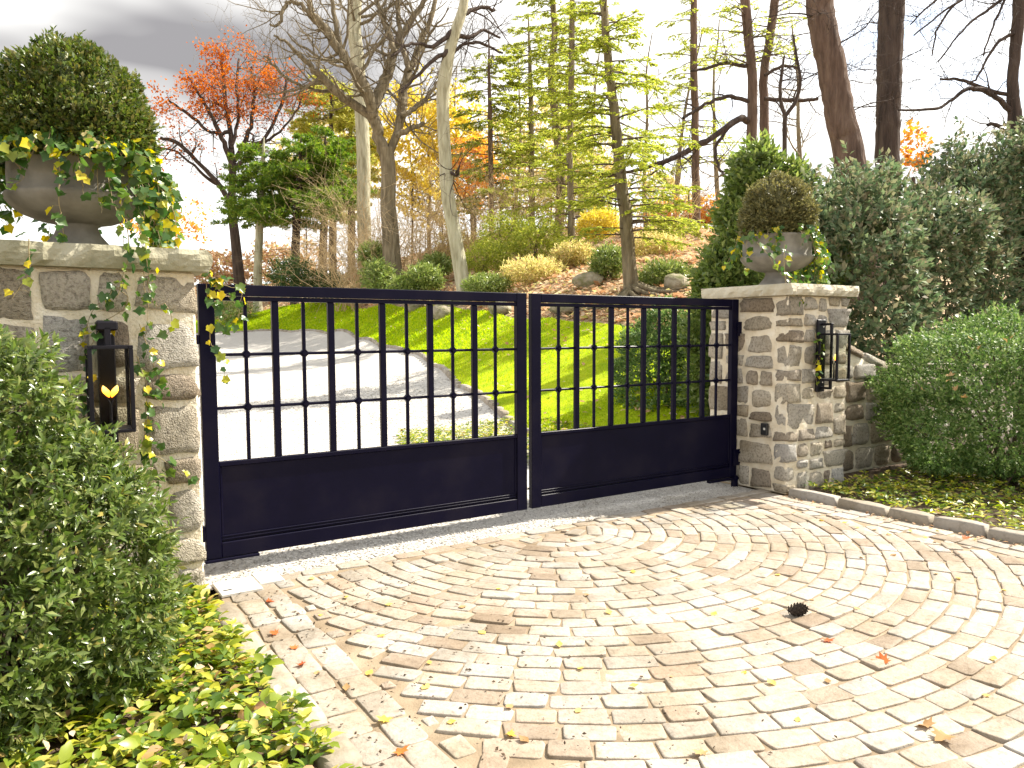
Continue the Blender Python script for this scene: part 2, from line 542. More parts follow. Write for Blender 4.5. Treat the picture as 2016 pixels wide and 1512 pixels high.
def m_flame():
    m, N, L, B = nmat('gas_flame')
    em = N.new('ShaderNodeEmission')
    tc = N.new('ShaderNodeTexCoord')
    sp = N.new('ShaderNodeSeparateXYZ')
    L.new(tc.outputs['Generated'], sp.inputs[0])
    r = ramp(N, [(1.0, .16, .01), (1.0, .42, .03), (1.0, .62, .12)], [0, .4, 1])
    L.new(sp.outputs['Z'], r.inputs['Fac'])
    L.new(r.outputs['Color'], em.inputs['Color'])
    em.inputs['Strength'].default_value = 2.6
    L.new(em.outputs[0], N['Material Output'].inputs['Surface'])
    return m


M['glass'] = m_glass()
M['flame'] = m_flame()

# ------------------------------------------------------------------ terrain
DRIVE_EDGE = [(2.1, 7.9), (1.2, 9.2), (0.35, 10.6), (0.0, 11.4), (-1.1, 15.5), (-2.05, 19.5), (-3.2, 23.3), (-4.5, 26.0), (-6.1, 30.0),
              (-8.3, 34.0), (-10.6, 36.3), (-13.6, 37.6), (-18.0, 38.5)]
EDGE_PX = [None, None, None, (1010, 835), (900, 765), (850, 725), (800, 700), (750, 685), (700, 672), (640, 660), (560, 656), (470, 654), None]
LAWN_BACK_PX = [(1420, 700, 9.6), (1390, 690, 11.0), (1370, 680, 12.0), (1330, 660, 13.5), (1200, 640, 16.0), (1080, 624, 18.5), (960, 612, 23.0), (860, 602, 28.0),
                (760, 594, 33.0), (660, 592, 38.0), (560, 604, 41.0), (450, 630, 42.5), (330, 640, 44.0)]
CP = []
for (x, y), px in zip(DRIVE_EDGE, EDGE_PX):
    if px:
        CP.append((x, y, at(px[0], px[1], y)[2]))
LB = [at(*q) for q in LAWN_BACK_PX]
for q in LB[3:]:
    CP.append(tuple(q))
# wooded hill behind the lawn: photo position and distance
for q in [(1300, 470, 30), (1130, 470, 34), (1000, 450, 40), (850, 490, 42), (700, 535, 44), (600, 556, 50), (480, 565, 60), (1400, 450, 32),
          (1600, 470, 28), (1800, 500, 26), (2016, 520, 25), (915, 582, 27), (1245, 588, 18.5), (1250, 540, 22), (1100, 540, 24), (1000, 530, 30),
          (1400, 560, 17), (1600, 590, 15), (1800, 600, 15), (2100, 610, 15), (790, 560, 38), (350, 560, 62)]:
    CP.append(tuple(at(*q)))
CP += [(12, 8, .5), (20, 12, 1.6), (-14, 20, .5), (-22, 38, 1.7), (-10, 12, .1), (-30, 10, .2), (0, 85, 7.5), (45, 60, 8), (-45, 80, 3.5),
       (90, 90, 9), (-90, 90, 4), (90, 20, 4), (-90, 10, .5), (2.0, 8.5, .0), (-1, 9, .0), (-5, 9.5, .0), (4.5, 9.5, .1), (1.5, 10.5, .05), (-3, 7, 0)]
CP = np.array(CP)
_A = np.linalg.norm(CP[:, None, :2] - CP[None, :, :2], axis=2)
_n = len(CP)
_K = np.zeros((_n + 3, _n + 3))
_K[:_n, :_n] = -_A + np.eye(_n) * 0.4
_K[:_n, _n] = 1
_K[:_n, _n + 1:] = CP[:, :2]
_K[_n, :_n] = 1
_K[_n + 1:, :_n] = CP[:, :2].T
_W = np.linalg.solve(_K, np.r_[CP[:, 2], 0, 0, 0])


def ter(xy):
    xy = np.atleast_2d(np.asarray(xy, float))[:, :2]
    z = -np.linalg.norm(xy[:, None] - CP[None, :, :2], axis=2) @ _W[:_n] + _W[_n] + xy @ _W[_n + 1:]
    t = (xy - P0) @ NV
    b = np.clip((-t - 0.5) / 3.0, 0, 1)
    return z * b * b * (3 - 2 * b)


def ter1(x, y):
    return float(ter([[x, y]])[0])


def grid_obj(name, xs, ys, zfun, mat):
    X, Y = np.meshgrid(xs, ys)
    P = np.c_[X.ravel(), Y.ravel()]
    V = np.c_[P, zfun(P)]
    nx, ny = len(xs), len(ys)
    i = (np.arange(ny - 1)[:, None] * nx + np.arange(nx - 1)[None]).ravel()
    F = np.c_[i, i + 1, i + nx + 1, i + nx]
    return link(name, raw_mesh(name, V, F), mat, smooth=True)


xs = np.unique(np.r_[np.linspace(-900, -60, 12), np.linspace(-60, 60, 131), np.linspace(60, 900, 12)])
ys = np.unique(np.r_[np.linspace(-400, -8, 8), np.linspace(-8, 80, 120), np.linspace(80, 1200, 14)])


def base_z(P):
    z = ter(P)
    far = np.clip((np.hypot(P[:, 0], P[:, 1] - 30) - 70) / 60, 0, 1)
    z = z * (1 - far) + 5.0 * far * (P[:, 1] > 0)
    und = 0.10 * np.sin(P[:, 0] * 1.7 + np.sin(P[:, 1] * 1.3) * 1.5) * np.sin(P[:, 1] * 1.1 + 0.7)
    return z - 0.08 + und * np.clip((z - 2.2) / 1.5, 0, 1)


ground = struct(grid_obj('ground', xs, ys, base_z, M['litter_ground']))


def strip_obj(name, A, B, nu, nv, off, mat):
    A, B = spline(A, nu), spline(B, nu)
    u = np.linspace(0, 1, nv)[:, None, None]
    P = (A[None] * (1 - u) + B[None] * u).reshape(-1, 2)
    V = np.c_[P, ter(P) + off]
    nx = len(A)
    i = (np.arange(nv - 1)[:, None] * nx + np.arange(nx - 1)[None]).ravel()
    F = np.c_[i, i + 1, i + nx + 1, i + nx]
    return link(name, raw_mesh(name, V, F), mat, smooth=True), A, B


lawn, LA, LBs = strip_obj('lawn', np.array(DRIVE_EDGE), np.array([q[:2] for q in LB]), 8, 20, 0.03, M['lawn'])
struct(lawn)
DE = np.array(DRIVE_EDGE)
left_edge = [(-3.6, 4.1), (-4.6, 6.0), (-5.2, 7.6), (-5.8, 9.0), (-8.2, 14.5), (-9.6, 18.0), (-11.2, 20.8), (-13.2, 23.0), (-15.0, 25.0), (-17.0, 27.0), (-18.6, 28.6), (-20.5, 30.0), (-23.0, 31.0)]
drive, _, _ = strip_obj('gravel_drive', DE, np.array(left_edge), 6, 24, -0.012, M['gravel'])
struct(drive)
# gravel apron under and behind the gate (fills between the pillars)
ap = np.array([gp(-0.10, 0.30), gp(5.05, 0.30), gp(5.05, -0.60), (2.1, 7.9, 0), gp(1.0, -4.4), gp(-2.0, -2.6), gp(-1.4, -0.6), gp(-.10, -.6)])
ap[:, 2] = -0.016
struct(link('gravel_strip', raw_mesh('gravel_strip', ap, np.array([[0, 1, 2, 3, 4, 5, 6, 7]])), M['gravel']))

# ------------------------------------------------------------------ stone block template
def block_mesh(name, n=2, p=5.0, noise=0.05, seed=0):
    g = np.linspace(-1, 1, n + 1)
    V, F = [], []
    idx = {}

    def vid(q):
        k = tuple(np.round(q, 5))
        if k not in idx:
            idx[k] = len(V)
            V.append(np.array(q, float))
        return idx[k]
    for ax in range(3):
        for sg in (-1, 1):
            for i in range(n):
                for j in range(n):
                    c = []
                    for a, b in ((i, j), (i + 1, j), (i + 1, j + 1), (i, j + 1)):
                        q = [0, 0, 0]
                        q[ax] = sg
                        q[(ax + 1) % 3] = g[a]
                        q[(ax + 2) % 3] = g[b]
                        c.append(vid(q))
                    F.append(c if sg > 0 else c[::-1])
    V = np.array(V)
    r = np.random.default_rng(seed)
    V = V / (np.sum(np.abs(V) ** p, axis=1) ** (1 / p))[:, None]
    k = r.normal(size=(4, 3)) * 2.0
    ph = r.uniform(0, 6.28, (4, 3))
    for a in range(4):
        V = V + noise * 0.6 * np.sin(V @ k[a][:, None] + ph[a][None, 0]) * nrm(r.normal(size=3))[None]
    V = V + r.normal(0, noise * 0.35, V.shape)
    return raw_mesh(name, V * 0.5, np.array(F))


def cobble_mesh(seed, n=14):
    """flat topped sett: worn shoulders, slightly uneven top"""
    r = np.random.default_rng(900 + seed)
    a = np.linspace(0, 2 * np.pi, n, endpoint=False) + .11
    pw = r.uniform(.16, .26)
    c, s_ = np.cos(a), np.sin(a)
    out = np.c_[np.sign(c) * np.abs(c) ** pw, np.sign(s_) * np.abs(s_) ** pw]
    out *= 1 + r.normal(0, .022, (n, 1))
    out[:, 0] *= 1 + .05 * r.normal() * out[:, 1]
    out[:, 1] *= 1 + .08 * r.normal() * out[:, 0]
    tl = r.normal(0, .02, 2)
    rings = []
    for f, z in ((1.0, -1.0), (1.0, .90), (.985, .965), (.93, .99), (.5, 1.0)):
        zz = z + (r.normal(0, .022, n) if f < 1 else r.normal(0, .012, n) * (z > 0)) + (out @ tl) * (z > .5)
        rings.append(np.c_[out * f, np.full(n, z) * 0 + zz])
    V = np.vstack(rings + [[[0, 0, 1.0 + r.normal(0, .02)]]])
    F4, F3 = [], []
    for k in range(4):
        for i in range(n):
            j = (i + 1) % n
            F4.append((k * n + i, k * n + j, k * n + n + j, k * n + n + i))
    for i in range(n):
        F3.append((4 * n + i, 4 * n + (i + 1) % n, 5 * n))
    return raw_mesh('cobble_mesh', V * .5, [np.array(F4), np.array(F3)])


COB = [cobble_mesh(s) for s in range(14)]
for me in COB:
    me.materials.append(M['cobble'])
    me.polygons.foreach_set('use_smooth', np.ones(len(me.polygons), bool))
KER = [block_mesh('kerb_mesh', 4, 12.0, 0.035, 40 + s) for s in range(6)]
for me in KER:
    me.materials.append(M['kerb'])
    me.polygons.foreach_set('use_smooth', np.ones(len(me.polygons), bool))

# ------------------------------------------------------------------ paved forecourt
paving = thing('cobble_paving', 'x', 'paving', gp(0, 0), GA)
for k in ('label', 'category'):
    del paving[k]
struct(paving)
T_FAR = 9.0
bed = np.array([[-0.02, -0.30, -.005], [5.02, -0.30, -.005], [5.02, -T_FAR, -.005], [-0.02, -T_FAR, -.005]])
link('joint_bed', raw_mesh('joint_bed', bed, np.array([[3, 2, 1, 0]])), M['joint'], paving)
rng = np.random.default_rng(5)
cob = []          # s, t, angle(local), length, width
CS, CT = 2.5, 0.40
RW = 0.122
# straight course along the gravel
s = 0.0
while s < 5.0:
    l = rng.uniform(.19, .27)
    cob.append((s + l / 2, 0.355, 0, l - .008, .108))
    s += l
# courses beside the kerbs
for s0 in (0.10, 0.245, 4.755, 4.90):
    t = 0.42
    while t < T_FAR - .3:
        l = rng.uniform(.18, .25)
        cob.append((s0 + rng.normal(0, .004), t + l / 2, math.pi / 2, l - .011, .133))
        t += l
# rings centred on the gate
for k in range(1, 75):
    R = RW * (k + .35)
    nst = max(6, int(2 * math.pi * R / 0.215))
    a0 = rng.uniform(0, 6.28)
    cut = np.cumsum(rng.uniform(.80, 1.20, nst))
    cut = cut / cut[-1] * 2 * math.pi
    for i in range(nst):
        a1 = cut[i - 1] if i else 0.0
        a2 = cut[i]
        a = a0 + (a1 + a2) / 2
        l = (a2 - a1) * R
        ss, tt = CS + R * math.cos(a), CT + R * math.sin(a)
        if not (0.30 < ss < 4.70 and 0.42 < tt < T_FAR - .2):
            continue
        hw = 0.5 * l * abs(math.sin(a)) + .06 * abs(math.cos(a))
        ht = 0.5 * l * abs(math.cos(a)) + .06 * abs(math.sin(a))
        cut_s = min(ss - .315, 4.685 - ss) - hw
        cut_t = tt - .425 - ht
        if cut_s < 0:
            l2 = l + 2 * cut_s / max(abs(math.sin(a)), .3)
            if l2 < .06:
                continue
            sh = (l - l2) / 2
            ss += sh * (1 if ss < 2.5 else -1) * abs(math.sin(a))
            l = l2
        if cut_t < -.05:
            continue
        cob.append((ss, tt, a + math.pi / 2, l - rng.uniform(.007, .014), RW - rng.uniform(.007, .014)))

# small stones closing the gaps left between rings and borders
cell = .01
occ = np.zeros((520, 920), bool)
uu, vv = np.meshgrid(np.arange(520) * cell, np.arange(920) * cell, indexing='ij')


def footprint(s, t, a, l, w):
    i0, i1 = max(0, int((s - .16) / cell)), min(520, int((s + .16) / cell) + 1)
    j0, j1 = max(0, int((t - .16) / cell)), min(920, int((t + .16) / cell) + 1)
    U, V_ = uu[i0:i1, j0:j1] - s, vv[i0:i1, j0:j1] - t
    x, y = U * math.cos(a) + V_ * math.sin(a), -U * math.sin(a) + V_ * math.cos(a)
    return (slice(i0, i1), slice(j0, j1)), (np.abs(x) < l / 2) & (np.abs(y) < w / 2)


for c_ in cob:
    sl_, m_ = footprint(c_[0], c_[1], c_[2], c_[3] + .004, c_[4] + .004)
    occ[sl_] |= m_
for l, w, tries in ((.19, .10, 2500), (.13, .095, 5000), (.085, .08, 9000), (.06, .05, 9000)):
    ss_ = rng.uniform(.33, 4.67, tries)
    tt_ = rng.uniform(.44, 6.0, tries)
    for a_, b_ in zip(ss_, tt_):
        if occ[int(a_ / cell), int(b_ / cell)]:
            continue
        ang = math.atan2(b_ - CT, a_ - CS) + math.pi / 2
        if a_ < .55 or a_ > 4.45:
            ang = math.pi / 2
        sl_, m_ = footprint(a_, b_, ang, l + .006, w + .006)
        if not (occ[sl_] & m_).any():
            occ[sl_] |= m_
            cob.append((a_, b_, ang, l, w))


def px_of(P):
    x, y, z = P
    zc = z - EYE
    dd = y * math.cos(PITCH) - zc * math.sin(PITCH)
    u = y * math.sin(PITCH) + zc * math.cos(PITCH)
    if dd < .1:
        return (-1e5, -1e5), dd
    return (1008 + FPX * x / dd, 756 - FPX * u / dd), dd


def seen_size(P, area):
    (x, y), dd = px_of(P)
    if not (-20 < x < 2036 and -20 < y < 1560):
        return 0.0
    return area * EYE / dd ** 3


score = np.array([seen_size(gp(c[0], c[1]), c[3] * c[4]) for c in cob])
# cobbles hidden under the bed on the left are not in view
big = set(np.argsort(-score)[:300].tolist())
rV, rF, rT, rn = [], [], [], 0
for i, (s, t, a, l, w) in enumerate(cob):
    me = COB[rng.integers(len(COB))]
    h = 0.10
    dz = rng.normal(0, .0025)
    tilt = rng.normal(0, .012, 2)
    if i in big:
        o = link('cobble', me, None, paving, (s, -t, dz - h / 2 + .004))
        o.rotation_euler = (tilt[0], tilt[1], -a)
        o.scale = (l, w, h)
    elif t < 5.6:
        co = np.empty(len(me.vertices) * 3)
        me.vertices.foreach_get('co', co)
        co = co.reshape(-1, 3) * [l, w, h]
        ca, sa = math.cos(-a), math.sin(-a)
        V = np.c_[co[:, 0] * ca - co[:, 1] * sa + s, co[:, 0] * sa + co[:, 1] * ca - t,
                  co[:, 2] + dz - h / 2 + .004 + co[:, 0] * tilt[1]]
        li = np.empty(len(me.loops), int)
        me.loops.foreach_get('vertex_index', li)
        rV.append(V)
        nq = 14 * 4 * 4
        rF.append(li[:nq].reshape(-1, 4) + rn)
        rT.append(li[nq:].reshape(-1, 3) + rn)
        rn += len(V)
o = link('cobbles', raw_mesh('cobbles', np.concatenate(rV), [np.concatenate(rF), np.concatenate(rT)]), M['cobble'], paving, smooth=True)
o['kind'] = 'stuff'

# kerbs along both sides of the forecourt
for nm, s0, w, hh, up in (('kerb_left', -0.055, .15, .22, .022), ('kerb_right', 5.075, .14, .26, .075)):
    kb = struct(link(nm, None, loc=[float(v) for v in gp(s0, 0.62)], rotz=GA))
    t = 0.0
    while t < 7.0:
        l = rng.uniform(.34, .50)
        o = link('kerb_stone', KER[rng.integers(len(KER))], None, kb, (rng.normal(0, .006), -(t + l / 2), up - hh / 2 + rng.normal(0, .005)))
        o.scale = (w, l - .022, hh)
        o.rotation_euler = (rng.normal(0, .01), rng.normal(0, .02), rng.normal(0, .015))
        t += l
# kerb along the curve of the drive
kb = struct(link('drive_kerb', None))
path = spline(DE, 40)
seg = np.r_[0, np.cumsum(np.linalg.norm(np.diff(path, axis=0), axis=1))]
q = 0.3
while q < seg[-1] - .4 and q < 36:
    l = rng.uniform(.26, .34)
    a = np.array([np.interp(q + l / 2, seg, path[:, j]) for j in (0, 1)])
    b = np.array([np.interp(q + l / 2 + .05, seg, path[:, j]) for j in (0, 1)])
    o = link('kerb_stone', KER[rng.integers(len(KER))], None, kb, (a[0], a[1], ter1(*a) - .04 + rng.normal(0, .006)))
    o.scale = (l - .012, .13, .20)
    o.rotation_euler = (rng.normal(0, .02), 0, math.atan2(b[1] - a[1], b[0] - a[0]) + rng.normal(0, .02))
    q += l

# loose gravel
rng = np.random.default_rng(8)
tv = np.array([[1, 0, 0], [0, 1, 0], [-1, 0, 0], [0, -1, 0], [0, 0, .5], [0, 0, -.5]], float)
tf = np.array([[0, 1, 4], [1, 2, 4], [2, 3, 4], [3, 0, 4]])
n1, n2 = 9000, 20000
pa = np.c_[rng.uniform(-.05, 5.0, n1), rng.uniform(-.6, .295, n1)]
pa = np.array([P0 + a * DV + b * NV for a, b in pa])
# drive beyond the gate: pebbles, denser near
u = rng.uniform(0, 1, n2) ** 1.6
yy = 6.4 + u * 13
xr = np.interp(yy, DE[:, 1], DE[:, 0])
xl = np.maximum(-0.44 * yy - .5, xr - 6.5)
pb = np.c_[xl + rng.uniform(0, 1, n2) * (xr - .1 - xl), yy]
pb = pb[((pb - P0) @ NV) < -.5]
pp = np.vstack([pa, pb])
sz = rng.uniform(.005, .011, len(pp)) * np.r_[np.ones(len(pa)), np.clip(pb[:, 1] / 7, 1, 2.2)]
R = rnd_dir(rng, len(pp))
V = tv[None] * sz[:, None, None] * rng.uniform(.7, 1.3, (len(pp), 6, 1))
ang = rng.uniform(0, 6.28, len(pp))
ca, sa = np.cos(ang)[:, None], np.sin(ang)[:, None]
V = np.stack([V[..., 0] * ca - V[..., 1] * sa, V[..., 0] * sa + V[..., 1] * ca, V[..., 2]], -1)
V += np.c_[pp, ter(pp) - .012 + sz * .3][:, None]
F = (np.arange(len(pp)) * 6)[:, None, None] + tf[None]
stuff(link('loose_gravel', raw_mesh('loose_gravel', V.reshape(-1, 3), F.reshape(-1, 3)), M['pebble']),
      'pale grey loose gravel on the drive and under the gate', 'gravel')

# grass blades on the lawn
n = 50000
ui = rng.uniform(0, 1, n) ** 1.7 * (len(LA) - 2)
i0 = ui.astype(int)
fr = (ui - i0)[:, None]
a = LA[i0] * (1 - fr) + LA[i0 + 1] * fr
b = LBs[i0] * (1 - fr) + LBs[i0 + 1] * fr
w = rng.uniform(.01, .99, n)[:, None]
p = a * (1 - w) + b * w
P3 = np.c_[p, ter(p) + .025]
Dd = np.c_[rng.normal(0, .45, (n, 2)), np.ones(n)]
gs = rng.uniform(.03, .055, n) * np.clip(p[:, 1] / 12, 1, 2.2)
gm = leaves_mesh('grass', P3, Dd, rnd_dir(rng, n), gs, (np.array([[-.12, 0, 0], [.12, 0, 0], [0, 1, 0.1]]), np.array([[0, 1, 2]])),
                 np.clip(p[:, 1] / 12, 1, 2.5))
stuff(link('grass', gm, M['grass']), 'short bright green grass of the lawn', 'grass')

# planting beds beside the forecourt
for nm, pts in (('planting_bed_left', [(-.12, .36), (-.12, 8.5), (-6, 8.5), (-6, .36)]),
                ('planting_bed_right', [(5.14, .30), (14, .30), (14, 8.5), (5.14, 8.5)])):
    V = np.array([gp(s, t, .012) for s, t in pts])
    struct(link(nm, raw_mesh(nm, V, np.array([[0, 1, 2, 3]])), M['soil']))
V = np.array([gp(5.1, -.42, -.006), gp(5.1, -3.2, .0), gp(9, -4.5, .0), gp(9, -.42, -.006)])


# ------------------------------------------------------------------ the gate
ZB, ZT = 0.09, 1.85


def gate_leaf(root, W, mirror):
    """local x along the gate from 0 to W, y to the back"""
    iron = M['iron']
    H = ZT - ZB
    S = 0.095
    b = lambda nm, x0, x1, z0, z1, th=.055, y=0.0, bev=.004, par=root: box(nm, ((x0 + x1) / 2, y, (z0 + z1) / 2), (x1 - x0, th, z1 - z0), iron, par, bev)
    b('stile', 0, S, ZB, ZT, .05)
    b('stile', W - S, W, ZB, ZT, .05)
    b('top_rail', S + .0005, W - S - .0005, ZT - .072, ZT - .001, .048)
    b('top_trim', S + .0005, W - S - .0005, ZT - .104, ZT - .076, .040)
    b('bottom_rail', S + .0005, W - S - .0005, ZB + .001, ZB + .10, .048)
    zp = .715
    b('middle_rail', S + .0005, W - S - .0005, zp - .030, zp, .042)
    pn = b('panel', S + .001, W - S - .001, ZB + .1005, zp - .0305, .012)
    # raised moulding round the panel
    for z0, z1 in ((ZB + .112, ZB + .124), (ZB + .134, ZB + .142)):
        under(b('moulding', S + .004, W - S - .004, z0, z1, .030, 0, .004), pn)
    under(b('moulding', S + .001, S + .016, ZB + .146, zp - .034, .030), pn)
    under(b('moulding', W - S - .016, W - S - .001, ZB + .146, zp - .034, .030), pn)
    z1 = ZT - .1045
    x0, x1 = S + .0005, W - S - .0005
    cw = (x1 - x0) / 6
    for k in range(1, 6):
        x = x0 + cw * k
        b('thick_bar', x - .022, x + .022, zp + .0005, z1, .036)
    hz = [zp + (z1 - zp) * f for f in (1 / 3, 2 / 3)]
    for k in range(6):
        x = x0 + cw * (k + .5)
        b('thin_bar', x - .0115, x + .0115, zp + .0005, z1, .023)
    for z in hz:
        cb = b('cross_bar', x0, x1, z - .010, z + .010, .0195, 0, .006)
        for k in range(6):
            x = x0 + cw * (k + .5)
            under(link('collar', COLLAR, iron, root, (x, 0, z)), cb)
    return b


bm = bmesh.new()
bmesh.ops.create_cube(bm, size=1.0)
bmesh.ops.scale(bm, vec=(.050, .050, .050), verts=bm.verts)
bmesh.ops.bevel(bm, geom=list(bm.edges), offset=.013, segments=2, affect='EDGES')
bmesh.ops.rotate(bm, matrix=Matrix.Rotation(math.radians(45), 3, 'Y'), verts=bm.verts)
COLLAR = bpy.data.meshes.new('collar')
bm.to_mesh(COLLAR)
bm.free()

g1 = thing('gate_leaf', 'near leaf of the black iron driveway gate, hinged on the lantern pillar behind the bush', 'gate', gp(0, 0), GA)
gate_leaf(g1, 2.477, False)
box('bottom_bracket', (.16, -.012, ZB - .012), (.34, .05, .018), M['iron'], g1)
box('hinge_block', (-.045, 0, .26), (.085, .05, .10), M['iron'], g1)
box('hinge_block', (-.045, 0, 1.50), (.085, .05, .06), M['iron'], g1)
g2 = thing('gate_leaf', 'far leaf of the black iron driveway gate, hinged on the sunlit stone pillar', 'gate', gp(2.523, 0), GA)
gate_leaf(g2, 2.477, True)
box('hinge_block', (2.477 + .030, -.01, 1.55), (.058, .05, .075), M['iron'], g2)
box('hinge_plate', (2.477 + .005, -.034, 1.56), (.06, .008, .14), M['iron'], g2)
box('hinge_block', (2.477 + .040, -.01, .27), (.08, .07, .10), M['iron'], g2)
box('hinge_plate', (2.477 - .01, -.036, .285), (.10, .012, .16), M['iron'], g2)
box('hinge_pin', (2.477 + .045, -.05, .335), (.09, .03, .022), M['iron'], g2)
box('operator_arm', (2.30, -.012, ZB - .018), (.42, .05, .022), M['iron'], g2)
box('drop_post', (2.477 - .02, -.02, .035), (.05, .05, .13), M['iron'], g2)

# ------------------------------------------------------------------ masonry pillars
STONES = []
for k in range(22):
    r = np.random.default_rng(640 + k)
    me = block_mesh('wall_stone_mesh', 5, r.choice([5.0, 8.0, 12.0, 16.0]), 0.07, 100 + k)
    co = np.empty(len(me.vertices) * 3)
    me.vertices.foreach_get('co', co)
    co = co.reshape(-1, 3)
    q = r.normal(0, .16, 4)
    co = np.c_[co[:, 0] * (1 + q[0] * co[:, 2]) + .10 * q[1] * co[:, 2], co[:, 1] * (1 + q[0] * co[:, 2]) + .10 * q[1] * co[:, 2], co[:, 2] * (1 + q[2] * (co[:, 0] + co[:, 1])) + .06 * q[3] * (co[:, 0] + co[:, 1])]
    co += r.normal(0, .010, co.shape)
    me.vertices.foreach_set('co', co.ravel().astype(np.float32))
    STONES.append(me)
for me in STONES:
    me.materials.append(M['wallstone'])
    me.polygons.foreach_set('use_smooth', np.ones(len(me.polygons), bool))


def rough_slab(name, w, d, h, mat, parent, z, seed):
    """cap stone with a hand-chiselled edge"""
    r = np.random.default_rng(seed)
    nx, ny, nz = 26, 22, 4
    bm = bmesh.new()
    V, F = [], []
    per = []
    for i in range(nx):
        per.append((-w / 2 + w * i / nx, -d / 2, 0, -1))
    for i in range(ny):
        per.append((w / 2, -d / 2 + d * i / ny, 1, 0))
    for i in range(nx):
        per.append((w / 2 - w * i / nx, d / 2, 0, 1))
    for i in range(ny):
        per.append((-w / 2, d / 2 - d * i / ny, -1, 0))
    n = len(per)
    ph = r.uniform(0, 6.28, 6)
    for k in range(nz + 1):
        f = k / nz
        bulge = .016 * math.sin(math.pi * f) - .006
        for j, (x, y, ax, ay) in enumerate(per):
            dd = bulge + .007 * math.sin(j * .9 + ph[0] + f * 2.5) + .006 * math.sin(j * 2.1 + ph[1] - f * 4) + r.normal(0, .003)
            V.append((x + ax * dd, y + ay * dd, f * h + (r.normal(0, .002) if 0 < k < nz else 0)))
    for k in range(nz):
        for j in range(n):
            a, b_ = k * n + j, k * n + (j + 1) % n
            F.append((a, b_, b_ + n, a + n))
    me = bpy.data.meshes.new(name)
    vs = [bm.verts.new(v) for v in V]
    for f in F:
        bm.faces.new([vs[i] for i in f])
    bm.faces.new(vs[:n][::-1])
    bm.faces.new(vs[-n:])
    bm.to_mesh(me)
    bm.free()
    return link(name, me, mat, parent, (0, 0, z))


def pillar(root, w, d, htop, seed, wr, hr, faces, proud=.013):
    """root at the centre of the foot; front face is local -y"""
    r = np.random.default_rng(seed)
    core_in = .0
    box('mortar_core', (0, 0, htop / 2), (w - 2 * core_in, d - 2 * core_in, htop), M['mortar'], root, .012)
    z = 0.0
    c = 0
    gap = .030

    def put(cx, cy, cz, sx, sy, sz):
        o = link('stone', STONES[r.integers(len(STONES))], None, root, (cx, cy, cz))
        o.scale = (sx, sy, sz)
        o.rotation_euler = (r.normal(0, .02), r.normal(0, .03), r.normal(0, .015))

    def split(x0, x1, z0, z1, out):
        """irregular rubble: split a patch until the pieces are stone sized"""
        ww, hh = x1 - x0, z1 - z0
        f = r.uniform(.34, .66)
        if ww > wr[1] or (ww > wr[0] * 1.7 and r.random() < .45):
            split(x0, x0 + ww * f, z0, z1, out)
            split(x0 + ww * f, x1, z0, z1, out)
        elif hh > hr[1] or (hh > hr[0] * 1.9 and r.random() < .5):
            split(x0, x1, z0, z0 + hh * f, out)
            split(x0, x1, z0 + hh * f, z1, out)
        else:
            out.append((x0, x1, z0, z1))

    for face in faces:
        L_ = w if face in ('front', 'back') else d
        a_, b_ = (-L_ / 2, L_ / 2) if face in ('front', 'back') else (-L_ / 2 + .16, L_ / 2)
        out = []
        z = 0.0
        while z < htop - .02:       # bands of unequal height, each broken up on its own
            h = r.uniform(hr[1] * 1.1, hr[1] * 2.0)
            if htop - z - h < hr[0]:
                h = htop - z
            split(a_, b_, z, z + h, out)
            z += h
        for (xa, xb, za, zc) in out:
            th = .16
            pr = proud + r.uniform(-.005, .012)
            g = gap * r.uniform(.6, 1.3)
            a0 = xa - .006 if xa <= -L_ / 2 + 1e-6 else xa + g / 2
            a1 = xb + .006 if xb >= L_ / 2 - 1e-6 else xb - g / 2
            hh, mz = zc - za - g, (za + zc) / 2
            if face == 'front':
                put((a0 + a1) / 2, -d / 2 + th / 2 - pr, mz, a1 - a0, th, hh)
            elif face == 'back':
                put((a0 + a1) / 2, d / 2 - th / 2 + pr, mz, a1 - a0, th, hh)
            elif face == 'left':
                put(-w / 2 + th / 2 - pr, (a0 + a1) / 2, mz, th, a1 - a0, hh)
            else:
                put(w / 2 - th / 2 + pr, (a0 + a1) / 2, mz, th, a1 - a0, hh)


CAPB, CAPT = 1.885, 2.005
pl = thing('stone_pillar', 'rubble stone gate pillar behind the near bush, its lantern burning', 'pillar', gp(-.72, .02), GA)
pillar(pl, 1.24, .92, CAPB, 3, (.20, .46), (.15, .33), ('front', 'right'))
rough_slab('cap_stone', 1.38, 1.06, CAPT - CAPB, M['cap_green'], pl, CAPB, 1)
pr_ = thing('stone_pillar', 'pale sunlit rubble stone gate pillar on the far side of the gate', 'pillar', gp(5.48, .11), GA)
pillar(pr_, .90, .95, CAPB - .015, 7, (.18, .42), (.14, .29), ('front', 'left', 'right'))
rough_slab('cap_stone', 1.03, 1.09, .105, M['cap'], pr_, CAPB - .015, 2)
# little sensor on the far pillar
sn = thing('gate_sensor', 'small black gate sensor set in the side of the far stone pillar', 'sensor', gp(4.995, .36, .60), GA)
hs_ = box('housing', (0, 0, 0), (.035, .075, .115), M['black'], sn, .006)
box('lens', (-.019, -.01, .005), (.006, .022, .022), M['slab'], hs_, .002)

